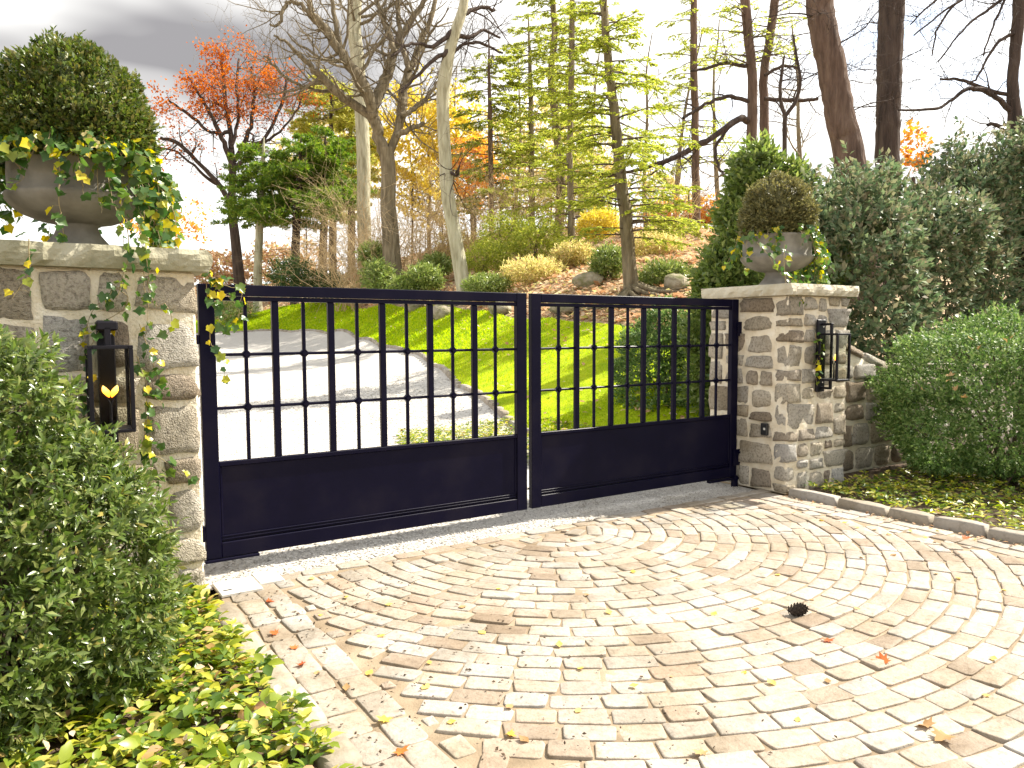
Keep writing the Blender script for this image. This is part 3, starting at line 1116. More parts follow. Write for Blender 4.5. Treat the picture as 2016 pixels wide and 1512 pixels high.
# low wall running from the far pillar behind the bush
lw = thing('low_stone_wall', 'low rubble stone wall sloping down from the far pillar behind the round bush', 'wall', gp(5.93, .25), GA)
r = np.random.default_rng(21)
Lw = 4.2
Vw = []
for x in np.linspace(0, Lw, 14):
    h = 1.53 - .38 * min(x / 1.3, 1) - .12 * x / Lw
    for (yy_, zz) in ((-.22, -.05), (-.22, h - .06), (-.16, h), (.16, h), (.22, h - .06), (.22, -.05)):
        Vw.append((x, yy_ + .2, zz))
Fw = []
for i in range(13):
    for j in range(5):
        Fw.append((i * 6 + j, (i + 1) * 6 + j, (i + 1) * 6 + j + 1, i * 6 + j + 1))
link('mortar_core', raw_mesh('low_wall_core', np.array(Vw), np.array(Fw)), M['mortar'], lw)
z = 0.0
while z < 1.5:
    h = r.uniform(.2, .3)
    x = 0.03
    while x < Lw:
        l = r.uniform(.24, .46)
        htop = 1.53 - .38 * min((x + l / 2) / 1.3, 1) - .12 * x / Lw
        if z + h < htop + .06:
            o = link('stone', STONES[r.integers(len(STONES))], None, lw, (x + l / 2, -.22 + .2 + .05, z + h / 2))
            o.scale = (l - .035, .16, h - .035)
        x += l
    z += h
x = 0.02
while x < Lw:
    l = r.uniform(.35, .5)
    h = 1.53 - .38 * min((x + l / 2) / 1.3, 1) - .12 * x / Lw
    o = link('coping_stone', STONES[r.integers(len(STONES))], None, lw, (x + l / 2, .2, h - .01))
    o.scale = (l - .02, .46, .10)
    o.rotation_euler = (0, .27 if x < 1.0 else .03, 0)
    x += l

# cover slab at the foot of the near pillar
cv = thing('utility_cover', 'pale concrete utility cover let into the paving at the foot of the near pillar', 'cover', gp(.10, .40, .008), GA)
lid = box('lid', (0, 0, 0), (.24, .26, .02), M['slab'], cv, .004)
box('finger_slot', (-.07, -.06, .0095), (.05, .016, .004), M['black'], lid, .001)
cv2 = thing('utility_cover', 'pale concrete cover between the gravel and the slotted cover', 'cover', gp(.30, .33, .006), GA)
box('lid', (0, 0, 0), (.15, .22, .02), M['slab'], cv2, .004)

# ------------------------------------------------------------------ lanterns
def lantern(label, s, t, z0, lit):
    """z0: bottom of the back plate; front is local -y"""
    root = thing('wall_lantern', label, 'lantern', gp(s, t, z0), GA)
    m = M['iron2']
    box('back_plate', (0, -.012, .345), (.085 if lit else .125, .024, .69), m, root, .006)
    W_, Dp, Hb = .205, .205, .445
    zb, zt = .115, .115 + Hb
    y0 = -.055           # back of the lantern box
    f = .020
    for nm, za, zc in (('upper_arm', zt + .085, zt), ('lower_arm', zb - .075, zb)):
        box(nm, (0, -.024 - .055, za), (.030, .11, .020), m, root, .003)
        box(nm, (0, -.125, (za + zc) / 2), (.030, .020, abs(za - zc) + .018), m, root, .003)
    box('hood', (0, -.085, zt + .10), (.10, .10, .05), m, root, .008) if lit else None
    for x in (-1, 1):
        for y in (0, 1):
            box('corner_post', (x * (W_ / 2 - f / 2), y0 - f / 2 - y * (Dp - f), (zb + zt) / 2), (f, f, Hb - .036), m, root, .002)
    box('base_frame', (0, y0 - Dp / 2, zb + .009), (W_, Dp, .018), m, root, .003)
    for x in (-1, 1):
        box('top_frame', (x * (W_ / 2 - f / 2), y0 - Dp / 2, zt - .009), (f, Dp, .018), m, root, .002)
    for y in (0, 1):
        box('top_frame', (0, y0 - f / 2 - y * (Dp - f), zt - .009), (W_ - 2 * f - .001, f, .0175), m, root, .002)
    iw = W_ - 2 * f - .002
    for x in (-1, 1):
        box('pane', (x * (W_ / 2 - f / 2), y0 - Dp / 2, (zb + zt) / 2), (.004, iw, Hb - .040), M['glass'], root, 0)
    for y in (0, 1):
        box('pane', (0, y0 - f / 2 - y * (Dp - f), (zb + zt) / 2), (iw, .004, Hb - .040), M['glass'], root, 0)
    tb = Tubes()
    tb.add([(0, y0 - Dp / 2, zb + .016), (0, y0 - Dp / 2, zb + .14)], [.008, .006], 8)
    tb.add([(0, y0 - Dp / 2, zb + .14), (-.022, y0 - Dp / 2, zb + .185)], [.005, .004], 6)
    tb.add([(0, y0 - Dp / 2, zb + .14), (.022, y0 - Dp / 2, zb + .185)], [.005, .004], 6)
    burner = tb.build('burner', m, root)
    if lit:
        V, F = [], []
        for sx in (-1, 1):
            pv, pf = lathe([(.001, 0), (.009, .010), (.016, .024), (.017, .036), (.010, .052), (.0005, .064)], 12)
            pv = pv * [1.0, .55, 1.0]
            pv[:, 0] += pv[:, 2] * .42
            pv[:, 0] = pv[:, 0] * sx + sx * .006
            pv += [0, y0 - Dp / 2, zb + .175]
            F.append(pf + 72 * (0 if sx < 0 else 1))
            V.append(pv)
        link('flame', raw_mesh('flame', np.concatenate(V), np.concatenate(F)), M['flame'], burner, smooth=True)
    else:
        pv, pf = lathe([(.001, 0), (.010, .010), (.013, .022), (.008, .040), (.0005, .060)], 12)
        link('flame', raw_mesh('flame', pv + [.02, y0 - Dp / 2, zb + .19], pf), M['flame'], burner, smooth=True)
    for za in (.09, .62):
        o = link('screw', SCREW, M['slab'], root, (.02, -.026, za))
    return root


pv, pf = lathe([(.007, 0), (.006, .004), (.0005, .006)], 8)
pv = pv[:, [0, 2, 1]] * [1, -1, 1]
SCREW = raw_mesh('screw', pv, pf)
lantern('black gas wall lantern on the near pillar, twin orange flames burning', -.56, .51, .92, True)
lantern('black open framed wall lantern on the front of the far pillar', 5.45, .615, .955, False)

# ------------------------------------------------------------------ urns and topiaries
URN = [(.001, 0), (.180, 0), (.182, .018), (.158, .045), (.118, .095), (.102, .135), (.112, .150), (.205, .168), (.29, .200), (.342, .238),
       (.368, .272), (.374, .292), (.368, .304), (.350, .310), (.353, .39), (.350, .478), (.362, .492), (.360, .506), (.335, .510), (.318, .500), (.31, .47), (.001, .47)]


def urn(label, s, t, z):
    root = thing('planter_urn', label, 'urn', gp(s, t, z), GA)
    V, F = lathe(URN[:7], 44)
    link('foot', raw_mesh('urn_foot', V, F), M['urn'], root, smooth=True)
    V, F = lathe([(r_ * .94, z_) for r_, z_ in URN[6:21]], 44)
    link('bowl', raw_mesh('urn_bowl', V, F), M['urn'], root, smooth=True)
    V, F = lathe([(.290, .462), (.2, .475), (.001, .48)], 24)
    link('soil', raw_mesh('urn_soil', V, F), M['soil'], root)
    return root


US, UT = (-.640, .07), (5.46, .10)
urn('large stone bowl urn with ivy on the near pillar', *US, CAPT)
urn('stone bowl urn with ivy on the far sunlit pillar', *UT, CAPT - .03)


def sprig_leaves(rng, P, Nn, per, size, spread=.9):
    """whorls of leaves round little shoots"""
    n = len(P)
    ax = nrm(Nn + rng.normal(0, .38, (n, 3)) + [0, 0, .25])
    P2 = np.repeat(P, per, 0)
    A2 = np.repeat(ax, per, 0)
    h = np.tile(np.linspace(0, 1, per), n)[:, None]
    rd = rnd_dir(rng, n * per)
    side = nrm(rd - A2 * np.sum(rd * A2, 1)[:, None])
    D = nrm(side * spread * (1.15 - .6 * h) + A2 * (.35 + .6 * h))
    Q = P2 + A2 * (h - .7) * size * 1.5
    N2 = nrm(A2 + side * -.3 + rng.normal(0, .15, D.shape))
    S = size * rng.uniform(.65, 1.15, n * per)
    return Q, D, N2, S


def topiary(label, c, r, N, size, mat, seed):
    rng = np.random.default_rng(seed)
    zr = CAPT + .46
    root = thing('topiary', label, 'topiary', (c[0], c[1], zr))
    cz = c[2] - zr
    P, Nn = ell_points(rng, [((0, 0, cz), r), ((0, 0, cz * .75), (r[0] * .98, r[1] * .98, r[2] * .7))], N, .055, reject=.0)
    P = P[P[:, 2] > .02]
    Nn = nrm(P - [0, 0, cz - .1])
    fly = rng.random(len(P)) < .035
    P = P + Nn * (fly * rng.uniform(.0, .055, len(P)))[:, None]
    Q, D, N2, S = sprig_leaves(rng, P, Nn, 6, size, .8)
    link('foliage', leaves_mesh('topiary_foliage', Q, D, N2, S, LEAF2, .55), mat, root)
    tb = Tubes()
    tb.add([(0, 0, -.02), (.01, 0, .2), (0, .01, .4)], [.02, .016, .01], 6)
    for k in range(12):
        dd = rnd_dir(rng, 1)[0]
        tb.add([(0, 0, .15 + .02 * k), (dd[0] * .18, dd[1] * .18, .2 + .02 * k), (dd[0] * .34, dd[1] * .34, .24 + .02 * k + .1 * dd[2])], [.006, .004, .002], 4)
    tb.build('stem', M['twig'], root)
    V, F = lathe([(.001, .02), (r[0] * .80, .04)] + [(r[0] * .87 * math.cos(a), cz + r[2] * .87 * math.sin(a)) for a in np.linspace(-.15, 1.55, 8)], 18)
    link('inner_shade_shell', raw_mesh('topiary_inner', V, F), mat, root)  # added smooth shell standing in for the shaded leaves inside
    return root


ul, ur = gp(*US), gp(*UT)
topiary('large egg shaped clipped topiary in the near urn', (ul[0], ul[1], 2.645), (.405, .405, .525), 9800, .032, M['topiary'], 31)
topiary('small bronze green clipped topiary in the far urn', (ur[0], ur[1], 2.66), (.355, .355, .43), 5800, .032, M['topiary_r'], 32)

# ------------------------------------------------------------------ ivy
IVYM = []
for k in range(5):
    r = np.random.default_rng(60 + k)
    tv = IVY[0].copy()
    tv[:, 2] += .10 * np.sin(tv[:, 0] * 3 + k) + .06 * r.normal(size=len(tv))
    tv[:, :2] *= 1 + .06 * r.normal(size=(len(tv), 2))
    me = raw_mesh('ivy_leaf', tv, IVY[1])
    me.materials.append(M['ivy'])
    IVYM.append(me)


def place_leaf(name, me, parent, P, D, Nn, S):
    y = nrm(D)
    x = nrm(np.cross(y, Nn))
    z = np.cross(x, y)
    o = link(name, me, None, parent)
    m = Matrix(((x[0] * S, y[0] * S, z[0] * S, P[0]), (x[1] * S, y[1] * S, z[1] * S, P[1]), (x[2] * S, y[2] * S, z[2] * S, P[2]), (0, 0, 0, 1)))
    o.matrix_local = m
    return o


def ivy_plant(label, base, strands, leafsize, seed, max_obj, step=.055, grp=None):
    """strands: lists of world points; leaves hang along each strand"""
    rng = np.random.default_rng(seed)
    root = thing('ivy', label, 'ivy', base)
    b = np.array(base)
    tb = Tubes()
    L = []
    for st_ in strands:
        p = spline(np.array(st_) - b, 4)
        p = p + np.cumsum(rng.normal(0, .0035, p.shape), 0)
        tb.add(p, np.linspace(.0035, .0016, len(p)), 4)
        ln = np.r_[0, np.cumsum(np.linalg.norm(np.diff(p, axis=0), axis=1))]
        q = rng.uniform(0, step)
        while q < ln[-1]:
            pt = np.array([np.interp(q, ln, p[:, j]) for j in range(3)])
            out = nrm(np.array([NV[0], NV[1], .25]) * .8 + rng.normal(0, .45, 3))
            st = pt + out * rng.uniform(.015, .05)
            tb.add([pt, (pt + st) / 2 + [0, 0, .006], st], [.0012, .001, .0008], 3)
            D = nrm(np.array([0, 0, -.65]) + rng.normal(0, .55, 3) + out * .25)
            L.append((st, D, nrm(out + rng.normal(0, .35, 3) + [0, 0, .3]), leafsize * rng.uniform(.55, 1.2)))
            q += step * rng.uniform(.5, 1.6)
    tb.build('stem', M['ivy_stem'], root)
    rng.shuffle(L)
    for st, D, Nn, S in L[:max_obj]:
        place_leaf('leaf', IVYM[rng.integers(5)], root, st, D, Nn, S)
    rest = L[max_obj:]
    if rest:
        o = link('small_leaves', leaves_mesh('ivy_rest', [q[0] for q in rest], [q[1] for q in rest], [q[2] for q in rest], [q[3] for q in rest], IVY), M['ivy_j'], root)
        o['kind'] = 'stuff'
    return root


def on_front(px, py, t):
    """point on the plane t metres in front of the gate line, seen at px, py"""
    v = ray(px, py)
    k = (P0 @ NV + t) / (v[:2] @ NV)
    return np.array([0, 0, EYE]) + v * k


rng = np.random.default_rng(77)
strands = []
# strands down the face of the near pillar
face = .545
for S_ in ([(250, 430), (255, 500), (240, 545), (232, 590), (215, 600), (185, 620), (165, 665), (162, 720), (165, 780), (170, 840)],
           [(270, 440), (285, 520), (290, 580), (300, 610), (315, 600), (325, 640), (310, 680)],
           [(280, 470), (280, 545), (290, 600), (285, 640), (275, 665)],
           [(275, 640), (290, 690), (300, 730), (310, 760), (330, 775)],
           [(268, 700), (285, 760), (290, 800), (285, 850), (290, 880), (320, 895), (360, 925), (395, 940)],
           [(285, 800), (288, 860), (290, 905), (308, 930), (310, 960), (300, 985)],
           [(290, 730), (300, 780), (320, 800)],
           [(60, 470), (62, 530), (50, 570), (30, 600)],
           [(245, 560), (215, 580), (195, 600)], [(225, 560), (250, 585), (240, 610), (200, 640), (170, 700)]):
    strands.append([on_front(x, y, face + (.10 if y < 500 else .03 if y > 540 else .09)) for x, y in S_])
ivy_plant('ivy climbing the face of the near pillar around the burning lantern', strands[0][-1], strands, .050, 78, 300, .034)
# ivy spilling from the near urn
cu = np.array([ul[0], ul[1], CAPT + .50])
strands = []
for k in range(135):
    a = rng.uniform(0, 2 * math.pi) if k % 4 else GA + math.pi + rng.normal(.3, .5)
    right = rng.random() < .45
    if right:
        a = GA + rng.normal(-.15, .55)
    o = np.array([math.cos(a), math.sin(a), 0])
    ln = rng.uniform(.10, .42) if not right else rng.uniform(.15, .62)
    front = -math.cos(a - (GA + math.pi / 2))
    if front > .45 and not right:
        ln = rng.uniform(.02, .10) if rng.random() < .8 else .22
    p = [cu + o * .24 + [0, 0, .0], cu + o * .34 + [0, 0, .05 + rng.uniform(0, .07)], cu + o * (.40 + rng.uniform(0, .08)) + [0, 0, -ln * .3]]
    p.append(cu + o * (.41 + rng.uniform(-.02, .12)) + [0, 0, -ln * .7])
    p.append(cu + o * (.38 + rng.uniform(-.02, .16)) + [0, 0, -ln])
    strands.append(p)
ivy_plant('green and yellow ivy spilling over the rim of the near urn', cu, strands, .052, 79, 300, .030)
# gate-top ivy spray, hanging over the corner of the near leaf
strands = []
for S_ in ([(395, 520), (420, 560), (445, 580), (470, 610), (462, 640), (440, 665)],
           [(400, 530), (430, 575), (425, 610), (440, 640), (470, 630)],
           [(410, 550), (450, 570), (480, 575), (470, 600)], [(405, 545), (415, 600), (450, 625), (430, 640)],
           [(412, 640), (418, 680), (440, 700), (445, 730), (430, 755)], [(395, 535), (415, 548), (440, 552), (465, 560)]):
    strands.append([on_front(x, y, .10) for x, y in S_])
ivy_plant('yellowing vine spray hanging over the hinge corner of the near gate leaf', strands[0][0], strands, .055, 80, 90, .045)
# ivy spilling from the far urn
cu = np.array([ur[0], ur[1], CAPT + .47])
strands = []
for k in range(70):
    a = rng.uniform(0, 2 * math.pi)
    if rng.random() < .35:
        a = GA - .5 + rng.normal(0, .4)
    o = np.array([math.cos(a), math.sin(a), 0])
    ln = rng.uniform(.08, .34) if abs(((a - GA + .5 + math.pi) % (2 * math.pi)) - math.pi) > .7 else rng.uniform(.25, .60)
    strands.append([cu + o * .22, cu + o * .33 + [0, 0, .06], cu + o * (.38 + rng.uniform(0, .06)) + [0, 0, -ln * .4],
                    cu + o * (.38 + rng.uniform(-.03, .14)) + [0, 0, -ln]])
for S_ in ([(1490, 480), (1510, 500), (1535, 540), (1570, 575)], [(1545, 480), (1547, 540), (1560, 580), (1590, 600)]):
    strands.append([on_front(x, y, .56) for x, y in S_])
strands.append([on_front(x, y, .66) for x, y in ((1604, 655), (1612, 690), (1604, 720), (1608, 760))])
ivy_plant('sunlit pale green ivy spilling from the far urn', cu, strands, .060, 81, 200, .036)
# pansies
for lab, px, py, t in (('pale yellow pansy among the ivy of the near urn', 172, 268, .50), ('pale pansy low among the ivy of the near urn', 185, 282, .50)):
    c = on_front(px, py, t)
    f = thing('pansy', lab, 'flower', c)
    for k in range(5):
        a = 1.57 + k * 1.257
        x, zz = math.cos(a), math.sin(a)
        V = np.array([[0, 0, 0], [x * .5 - zz * .42, -.08, zz * .5 + x * .42], [x * .95 - zz * .2, -.16, zz * .95 + x * .2],
                      [x * .95 + zz * .2, -.14, zz * .95 - x * .2], [x * .5 + zz * .42, -.08, zz * .5 - x * .42]]) * .030
        link('petal', raw_mesh('petal', V, np.array([[0, 1, 2, 3, 4]])), M['petal'], f, rotz=GA)

# ------------------------------------------------------------------ shrubs and ground cover
def shrub(name, label, cat, ells, N, per, size, mat, seed, tmpl=LEAF2, width=.5, inner=.14, stems=10, spread=.9, rag=1.9, group=None):
    rng = np.random.default_rng(seed)
    base = np.array([np.mean([e[0][0] for e in ells]), np.mean([e[0][1] for e in ells]), 0.0])
    base[2] = max(0.0, min(e[0][2] - e[1][2] for e in ells))
    el = [(np.array(e[0]) - base, np.array(e[1])) for e in ells]
    root = thing(name, label, cat, base, group=group)
    P, Nn = ell_points(rng, el, N, inner, rag)
    k = P[:, 2] > .03
    P, Nn = P[k], Nn[k]
    Q, D, N2, S = sprig_leaves(rng, P, Nn, per, size, spread)
    link('foliage', leaves_mesh(name + '_foliage', Q, D, N2, S, tmpl, width), mat, root)
    if stems:
        tb = Tubes()
        for _ in range(stems):
            e = el[rng.integers(len(el))]
            u = rnd_dir(rng, 1)[0]
            u[2] = abs(u[2])
            tip = e[0] + u * e[1] * rng.uniform(.6, .95)
            b0 = np.array([rng.normal(0, .08), rng.normal(0, .08), 0])
            tb.add(spline([b0, b0 * .4 + tip * .35 + [0, 0, .15 * tip[2]], tip], 4), np.linspace(.016, .005, 9), 5)
        tb.build('stem', M['twig'], root)
    return root


# near bush on the left
shrub('evergreen_bush', 'large leafy evergreen bush in the near bed, overlapping the lantern pillar', 'bush',
      [((-2.32, 2.92, .58), (.86, .52, .74)), ((-2.42, 2.85, 1.02), (.52, .48, .62)), ((-1.78, 2.95, .62), (.36, .40, .52)), ((-2.05, 2.60, .42), (.46, .42, .46)),
       ((-1.74, 2.85, .70), (.22, .25, .24)), ((-2.02, 2.90, 1.22), (.28, .30, .35)), ((-2.25, 2.8, 1.35), (.3, .3, .32)), ((-1.62, 3.0, .42), (.22, .3, .36))],
      9300, 8, .048, M['bush_l'], 101, LEAF4, .50, .20, 40)
# round bush on the right
shrub('round_bush', 'big round box bush beside the far pillar', 'bush',
      [((5.02, 7.75, .88), (1.22, .95, .86)), ((4.37, 7.65, .66), (.45, .6, .55)), ((5.72, 7.5, .95), (.8, .8, .75)), ((4.82, 7.3, .70), (.7, .55, .58)), ((5.22, 7.25, 1.1), (.5, .4, .4)), ((4.22, 7.4, .55), (.4, .4, .42)), ((5.52, 7.0, .5), (.55, .45, .42))],
      13500, 6, .044, M['bush_r'], 102, LEAF2, .5, .14, 20)
# tall hedge behind
els = []
rr = np.random.default_rng(5)
for k, s in enumerate(np.linspace(7.9, 14.5, 22)):
    q = gp(s + rr.normal(0, .12), -1.0 + rr.normal(0, .2))
    els.append(((q[0], q[1], 1.7 + rr.normal(0, .25)), (rr.uniform(.5, .8), rr.uniform(.5, .75), 1.95 + .085 * (s - 8) + rr.normal(0, .22))))
    q = gp(s + rr.normal(0, .2), -.55 + rr.normal(0, .1))
    els.append(((q[0], q[1], rr.uniform(.8, 3.2)), (rr.uniform(.3, .5), rr.uniform(.3, .4), rr.uniform(.35, .6))))
for s in (6.6, 7.1, 7.6, 8.1, 8.6, 9.2):
    q = gp(s, -.9)
    els.append(((q[0], q[1], .9), (.6, .5, 1.0)))
shrub('tall_hedge', 'tall dark evergreen hedge behind the round bush', 'hedge', els, 29000, 6, .105, M['hedge'], 103, LEAF2, .5, .16, 16)
# tall laurel behind the far urn
q = at(1510, 560, 10.4)
shrub('tall_shrub', 'tall laurel shrub standing right behind the far urn', 'shrub',
      [((q[0] - .05, q[1], 1.3), (1.05, .8, 1.5)), ((q[0] - .05, q[1], 2.5), (.74, .6, 1.2)), ((q[0] - .15, q[1], 3.55), (.36, .34, .55)), ((q[0] + .25, q[1], 3.35), (.34, .34, .45)), ((q[0] - .6, q[1] - .2, 2.1), (.45, .4, .6)), ((q[0] + .55, q[1] - .1, 2.5), (.42, .4, .6))],
      7800, 6, .105, M['laurel'], 104, LEAF2, .42, .14, 14)
q = at(1300, 700, 11.6)
shrub('garden_shrub', 'dense green shrub seen through the bars of the far gate leaf', 'shrub',
      [((q[0] - .1, q[1], .85), (.60, .55, .95)), ((q[0] + .5, q[1] - .1, .8), (.5, .5, .8)), ((q[0] + .1, q[1], 1.5), (.36, .36, .5))],
      3600, 6, .070, M['bush_r'], 105, LEAF2, .45, .14, 10)


def groundcover(name, label, poly, N, per, size, hgt, seed, mat, zf=None, tmpl=LEAF6):
    rng = np.random.default_rng(seed)
    poly = np.array(poly)
    lo, hi = poly.min(0), poly.max(0)
    P = rng.uniform(lo, hi, (N * 4, 2))
    inside = np.zeros(len(P), bool)
    j = len(poly) - 1
    for i in range(len(poly)):
        xi, yi, xj, yj = *poly[i], *poly[j]
        c = ((yi > P[:, 1]) != (yj > P[:, 1])) & (P[:, 0] < (xj - xi) * (P[:, 1] - yi) / (yj - yi + 1e-12) + xi)
        inside ^= c
        j = i
    P = P[inside][:N]
    xy = np.array([P0 + a * DV + b * NV for a, b in P])
    z = (ter(xy) if zf is None else zf(xy)) + rng.uniform(.35, 1.0, len(xy)) * hgt
    A = nrm(np.c_[rng.normal(0, .3, (len(xy), 2)), np.ones(len(xy))])
    C3 = np.c_[xy, z]
    P2, A2 = np.repeat(C3, per, 0), np.repeat(A, per, 0)
    ang = np.tile(np.arange(per) * 2.4, len(xy)) + np.repeat(rng.uniform(0, 6.28, len(xy)), per)
    D = np.c_[np.cos(ang), np.sin(ang), rng.normal(.10, .28, len(ang))] + A2 * .12
    Q = P2 + nrm(D) * size * .12 - A2 * rng.uniform(0, .5, (len(ang), 1)) * size
    m = leaves_mesh(name, Q, D, A2 + rng.normal(0, .2, D.shape), size * rng.uniform(.35, 1.25, len(ang)), tmpl, rng.uniform(.5, .85, len(ang)))
    return stuff(link(name, m, mat), label, 'ground cover')


groundcover('ground_cover', 'yellow green ground cover at the foot of the near bush',
            [(-.13, .40), (-.12, 1.2), (-.07, 2.0), (-.06, 2.9), (-.04, 4.2), (-1.9, 4.2), (-1.9, 2.2), (-.9, 1.6), (-.75, .55)], 1750, 8, .066, .12, 201, M['pachy'])
groundcover('ground_cover', 'green ground cover between the far kerb and the round bush',
            [(5.18, .62), (5.18, 7), (9, 7), (9, 1.0), (6.0, .60)], 3400, 7, .064, .11, 202, M['pachy'], tmpl=LEAF4)
groundcover('ground_cover', 'ground cover inside the gate below the garden shrub',
            [(4.4, -.9), (6.4, -.9), (5.6, -4.6), (3.6, -5.0), (3.2, -4.0)], 1600, 7, .060, .09, 203, M['pachy'], tmpl=LEAF4)

# ------------------------------------------------------------------ trees
def limb_pts(px, D, jit=0.0, rng=None, k=5):
    """px: (x, y, half width) photo measures; D metres ahead (number or pair)"""
    px = np.array(px, float)
    Ds = np.full(len(px), D) if np.isscalar(D) else np.linspace(D[0], D[1], len(px))
    P = np.array([at(a[0], a[1], d_) for a, d_ in zip(px, Ds)])
    R = px[:, 2] * Ds / FPX
    S_ = spline(np.c_[P, R], k)
    P, R = S_[:, :3], np.maximum(S_[:, 3], .004)
    if jit and rng is not None:
        P = P + rng.normal(0, jit, P.shape)
    return P, R


def grow(T, rng, p, d, L, r, lvl, up=.05, wig=.16, nch=4, tips=None, spread=.8):
    n = max(4, int(4 + L * 1.5))
    pts = [np.array(p)]
    d = nrm(d)
    for i in range(n):
        d = nrm(d + rng.normal(0, wig, 3) + [0, 0, up])
        pts.append(pts[-1] + d * L / n)
    pts = np.array(pts)
    T.add(pts, np.linspace(r, max(r * .35, .003), len(pts)), 6 if r > .04 else 4 if r > .012 else 3)
    if tips is not None and lvl <= 1:
        for q in pts[2:]:
            tips.append((q, d))
    if lvl <= 0:
        return
    for k in range(nch):
        i = rng.integers(max(1, n // 4), n + 1)
        t = nrm(pts[i] - pts[i - 1])
        sd = rnd_dir(rng, 1)[0]
        sd = nrm(sd - t * (sd @ t))
        grow(T, rng, pts[i], t * (1 - spread * .45) + sd * spread, L * rng.uniform(.42, .68), max(r * (1 - .65 * i / n) * .6, .004), lvl - 1, up, wig, nch, tips, spread)


class Tree:
    def __init__(self, name, label, base, group=None, cat='tree'):
        self.root = thing(name, label, cat, base, group=group)
        self.b = np.array(base, float)
        self.tr, self.br = Tubes(), Tubes()
        self.tips = []

    def trunk(self, pts, rad, sides=10):
        self.tr.add(pts - self.b, rad, sides)

    def finish(self, bark, twig, leaf=None):
        if self.tr.n:
            self.tr.build('trunk', bark, self.root)
        if self.br.n:
            self.br.build('branches', twig, self.root)
        return self.root


def twigs_along(T, rng, pts, rad, n, L, lvl=2, up=.06, start=.3, nch=4, tips=None, spread=.85, wig=.17):
    for _ in range(n):
        i = rng.integers(int(len(pts) * start), len(pts) - 1)
        t = nrm(pts[i + 1] - pts[i])
        sd = rnd_dir(rng, 1)[0]
        sd = nrm(sd - t * (sd @ t))
        f = rng.uniform(.5, 1.1)
        grow(T, rng, pts[i], t * .35 + sd, L * f, max(rad[i] * .4, .008) * f, lvl, up, wig, nch, tips, spread)


def ground_pt(px, py, D):
    q = at(px, py, D)
    q[2] = ter1(q[0], q[1]) - .10
    return q


# big bare oak
rng = np.random.default_rng(301)
DO = 33.0
b = ground_pt(775, 560, DO)
t = Tree('oak_tree', 'big bare forked oak on the wooded bank behind the lawn', b)
P, R = limb_pts([(778, 585, 21), (772, 520, 18), (768, 450, 16), (764, 400, 15), (765, 340, 14), (760, 292, 15)], DO)
t.trunk(P, R, 12)
LIMBS = [([(757, 300, 12), (745, 262, 11), (736, 228, 11), (728, 196, 11), (705, 150, 11), (678, 112, 9), (650, 72, 8), (618, 28, 6), (598, -20, 4)], -1.5),
         ([(732, 215, 11), (752, 175, 11), (768, 135, 10), (776, 100, 8), (796, 60, 7), (830, 12, 5), (850, -30, 4)], 1.0),
         ([(740, 240, 9), (705, 212, 9), (668, 186, 9), (632, 152, 7), (600, 118, 5), (565, 85, 3), (540, 70, 2)], -2.5),
         ([(766, 300, 9), (783, 256, 8), (790, 222, 10), (795, 182, 9), (806, 140, 8), (826, 90, 6), (850, 32, 5), (860, -20, 4)], 1.5),
         ([(778, 268, 7), (803, 256, 5), (833, 242, 4)], .5),
         ([(792, 228, 5), (822, 210, 5), (842, 190, 4), (862, 160, 3), (885, 120, 2)], 1.8),
         ([(690, 130, 6), (665, 70, 5), (655, 10, 4), (650, -30, 3)], 0),
         ([(660, 85, 5), (620, 40, 5), (588, 5, 4), (560, 10, 4), (552, 45, 3), (530, 50, 2)], -1.0),
         ([(776, 100, 6), (760, 50, 5), (740, 0, 4), (730, -30, 3)], .8),
         ([(806, 140, 5), (790, 80, 5), (785, 20, 4), (790, -30, 3)], 1.2),
         ([(655, 180, 4), (610, 175, 3), (560, 150, 3), (520, 110, 2)], -2.5)]
for L_, dd in LIMBS:
    P, R = limb_pts(L_, (DO, DO + dd), .03, rng)
    t.br.add(P - t.b, R, 8)
    twigs_along(t.br, rng, P - t.b, R, 12, 2.6, 2, .10, .25, 4)
t.finish(M['bark'], M['bark'])
# straight oak behind it
b = ground_pt(716, 560, 40)
t = Tree('oak_tree', 'straight thick bare trunk rising behind the forked oak', b)
P, R = limb_pts([(722, 570, 14), (716, 420, 13), (716, 330, 13), (712, 230, 13), (704, 120, 13), (697, 50, 13), (701, -40, 14)], 40.0)
t.trunk(P, R, 10)
twigs_along(t.br, rng, (P - t.b)[18:], R[18:] * .6, 14, 5.0, 2, .15, .1, 4)
t.finish(M['bark_pale'], M['bark'])
# leaning pale tree
rng = np.random.default_rng(302)
b = ground_pt(915, 585, 27)
t = Tree('leaning_tree', 'leaning pale barked tree at the back edge of the lawn', b)
P, R = limb_pts([(921, 612, 20), (914, 575, 15), (905, 520, 14), (893, 450, 13), (881, 380, 13), (876, 300, 12), (872, 220, 12), (874, 165, 13), (884, 105, 11), (897, 60, 10), (911, 18, 9), (920, -40, 8)], 27.0)
t.trunk(P, R, 12)
for L_, dd in ([(890, 100, 6), (860, 112, 4), (820, 150, 3), (790, 180, 2)], -1), ([(895, 60, 5), (850, 90, 4), (810, 85, 3), (770, 110, 2)], -1.5), \
              ([(893, 70, 5), (925, 72, 4), (950, 60, 3), (985, 75, 2)], 1), ([(905, 35, 5), (940, 15, 4), (975, 20, 3)], 1), ([(885, 110, 4), (912, 88, 3), (945, 85, 3), (990, 105, 2)], .6), \
              ([(874, 330, 4), (898, 345, 3), (905, 330, 2)], -.3):
    Q, S_ = limb_pts(L_, (27, 27 + dd), .02, rng)
    t.br.add(Q - t.b, S_, 6)
    twigs_along(t.br, rng, Q - t.b, S_, 9, 1.6, 2, .06, .2, 3)
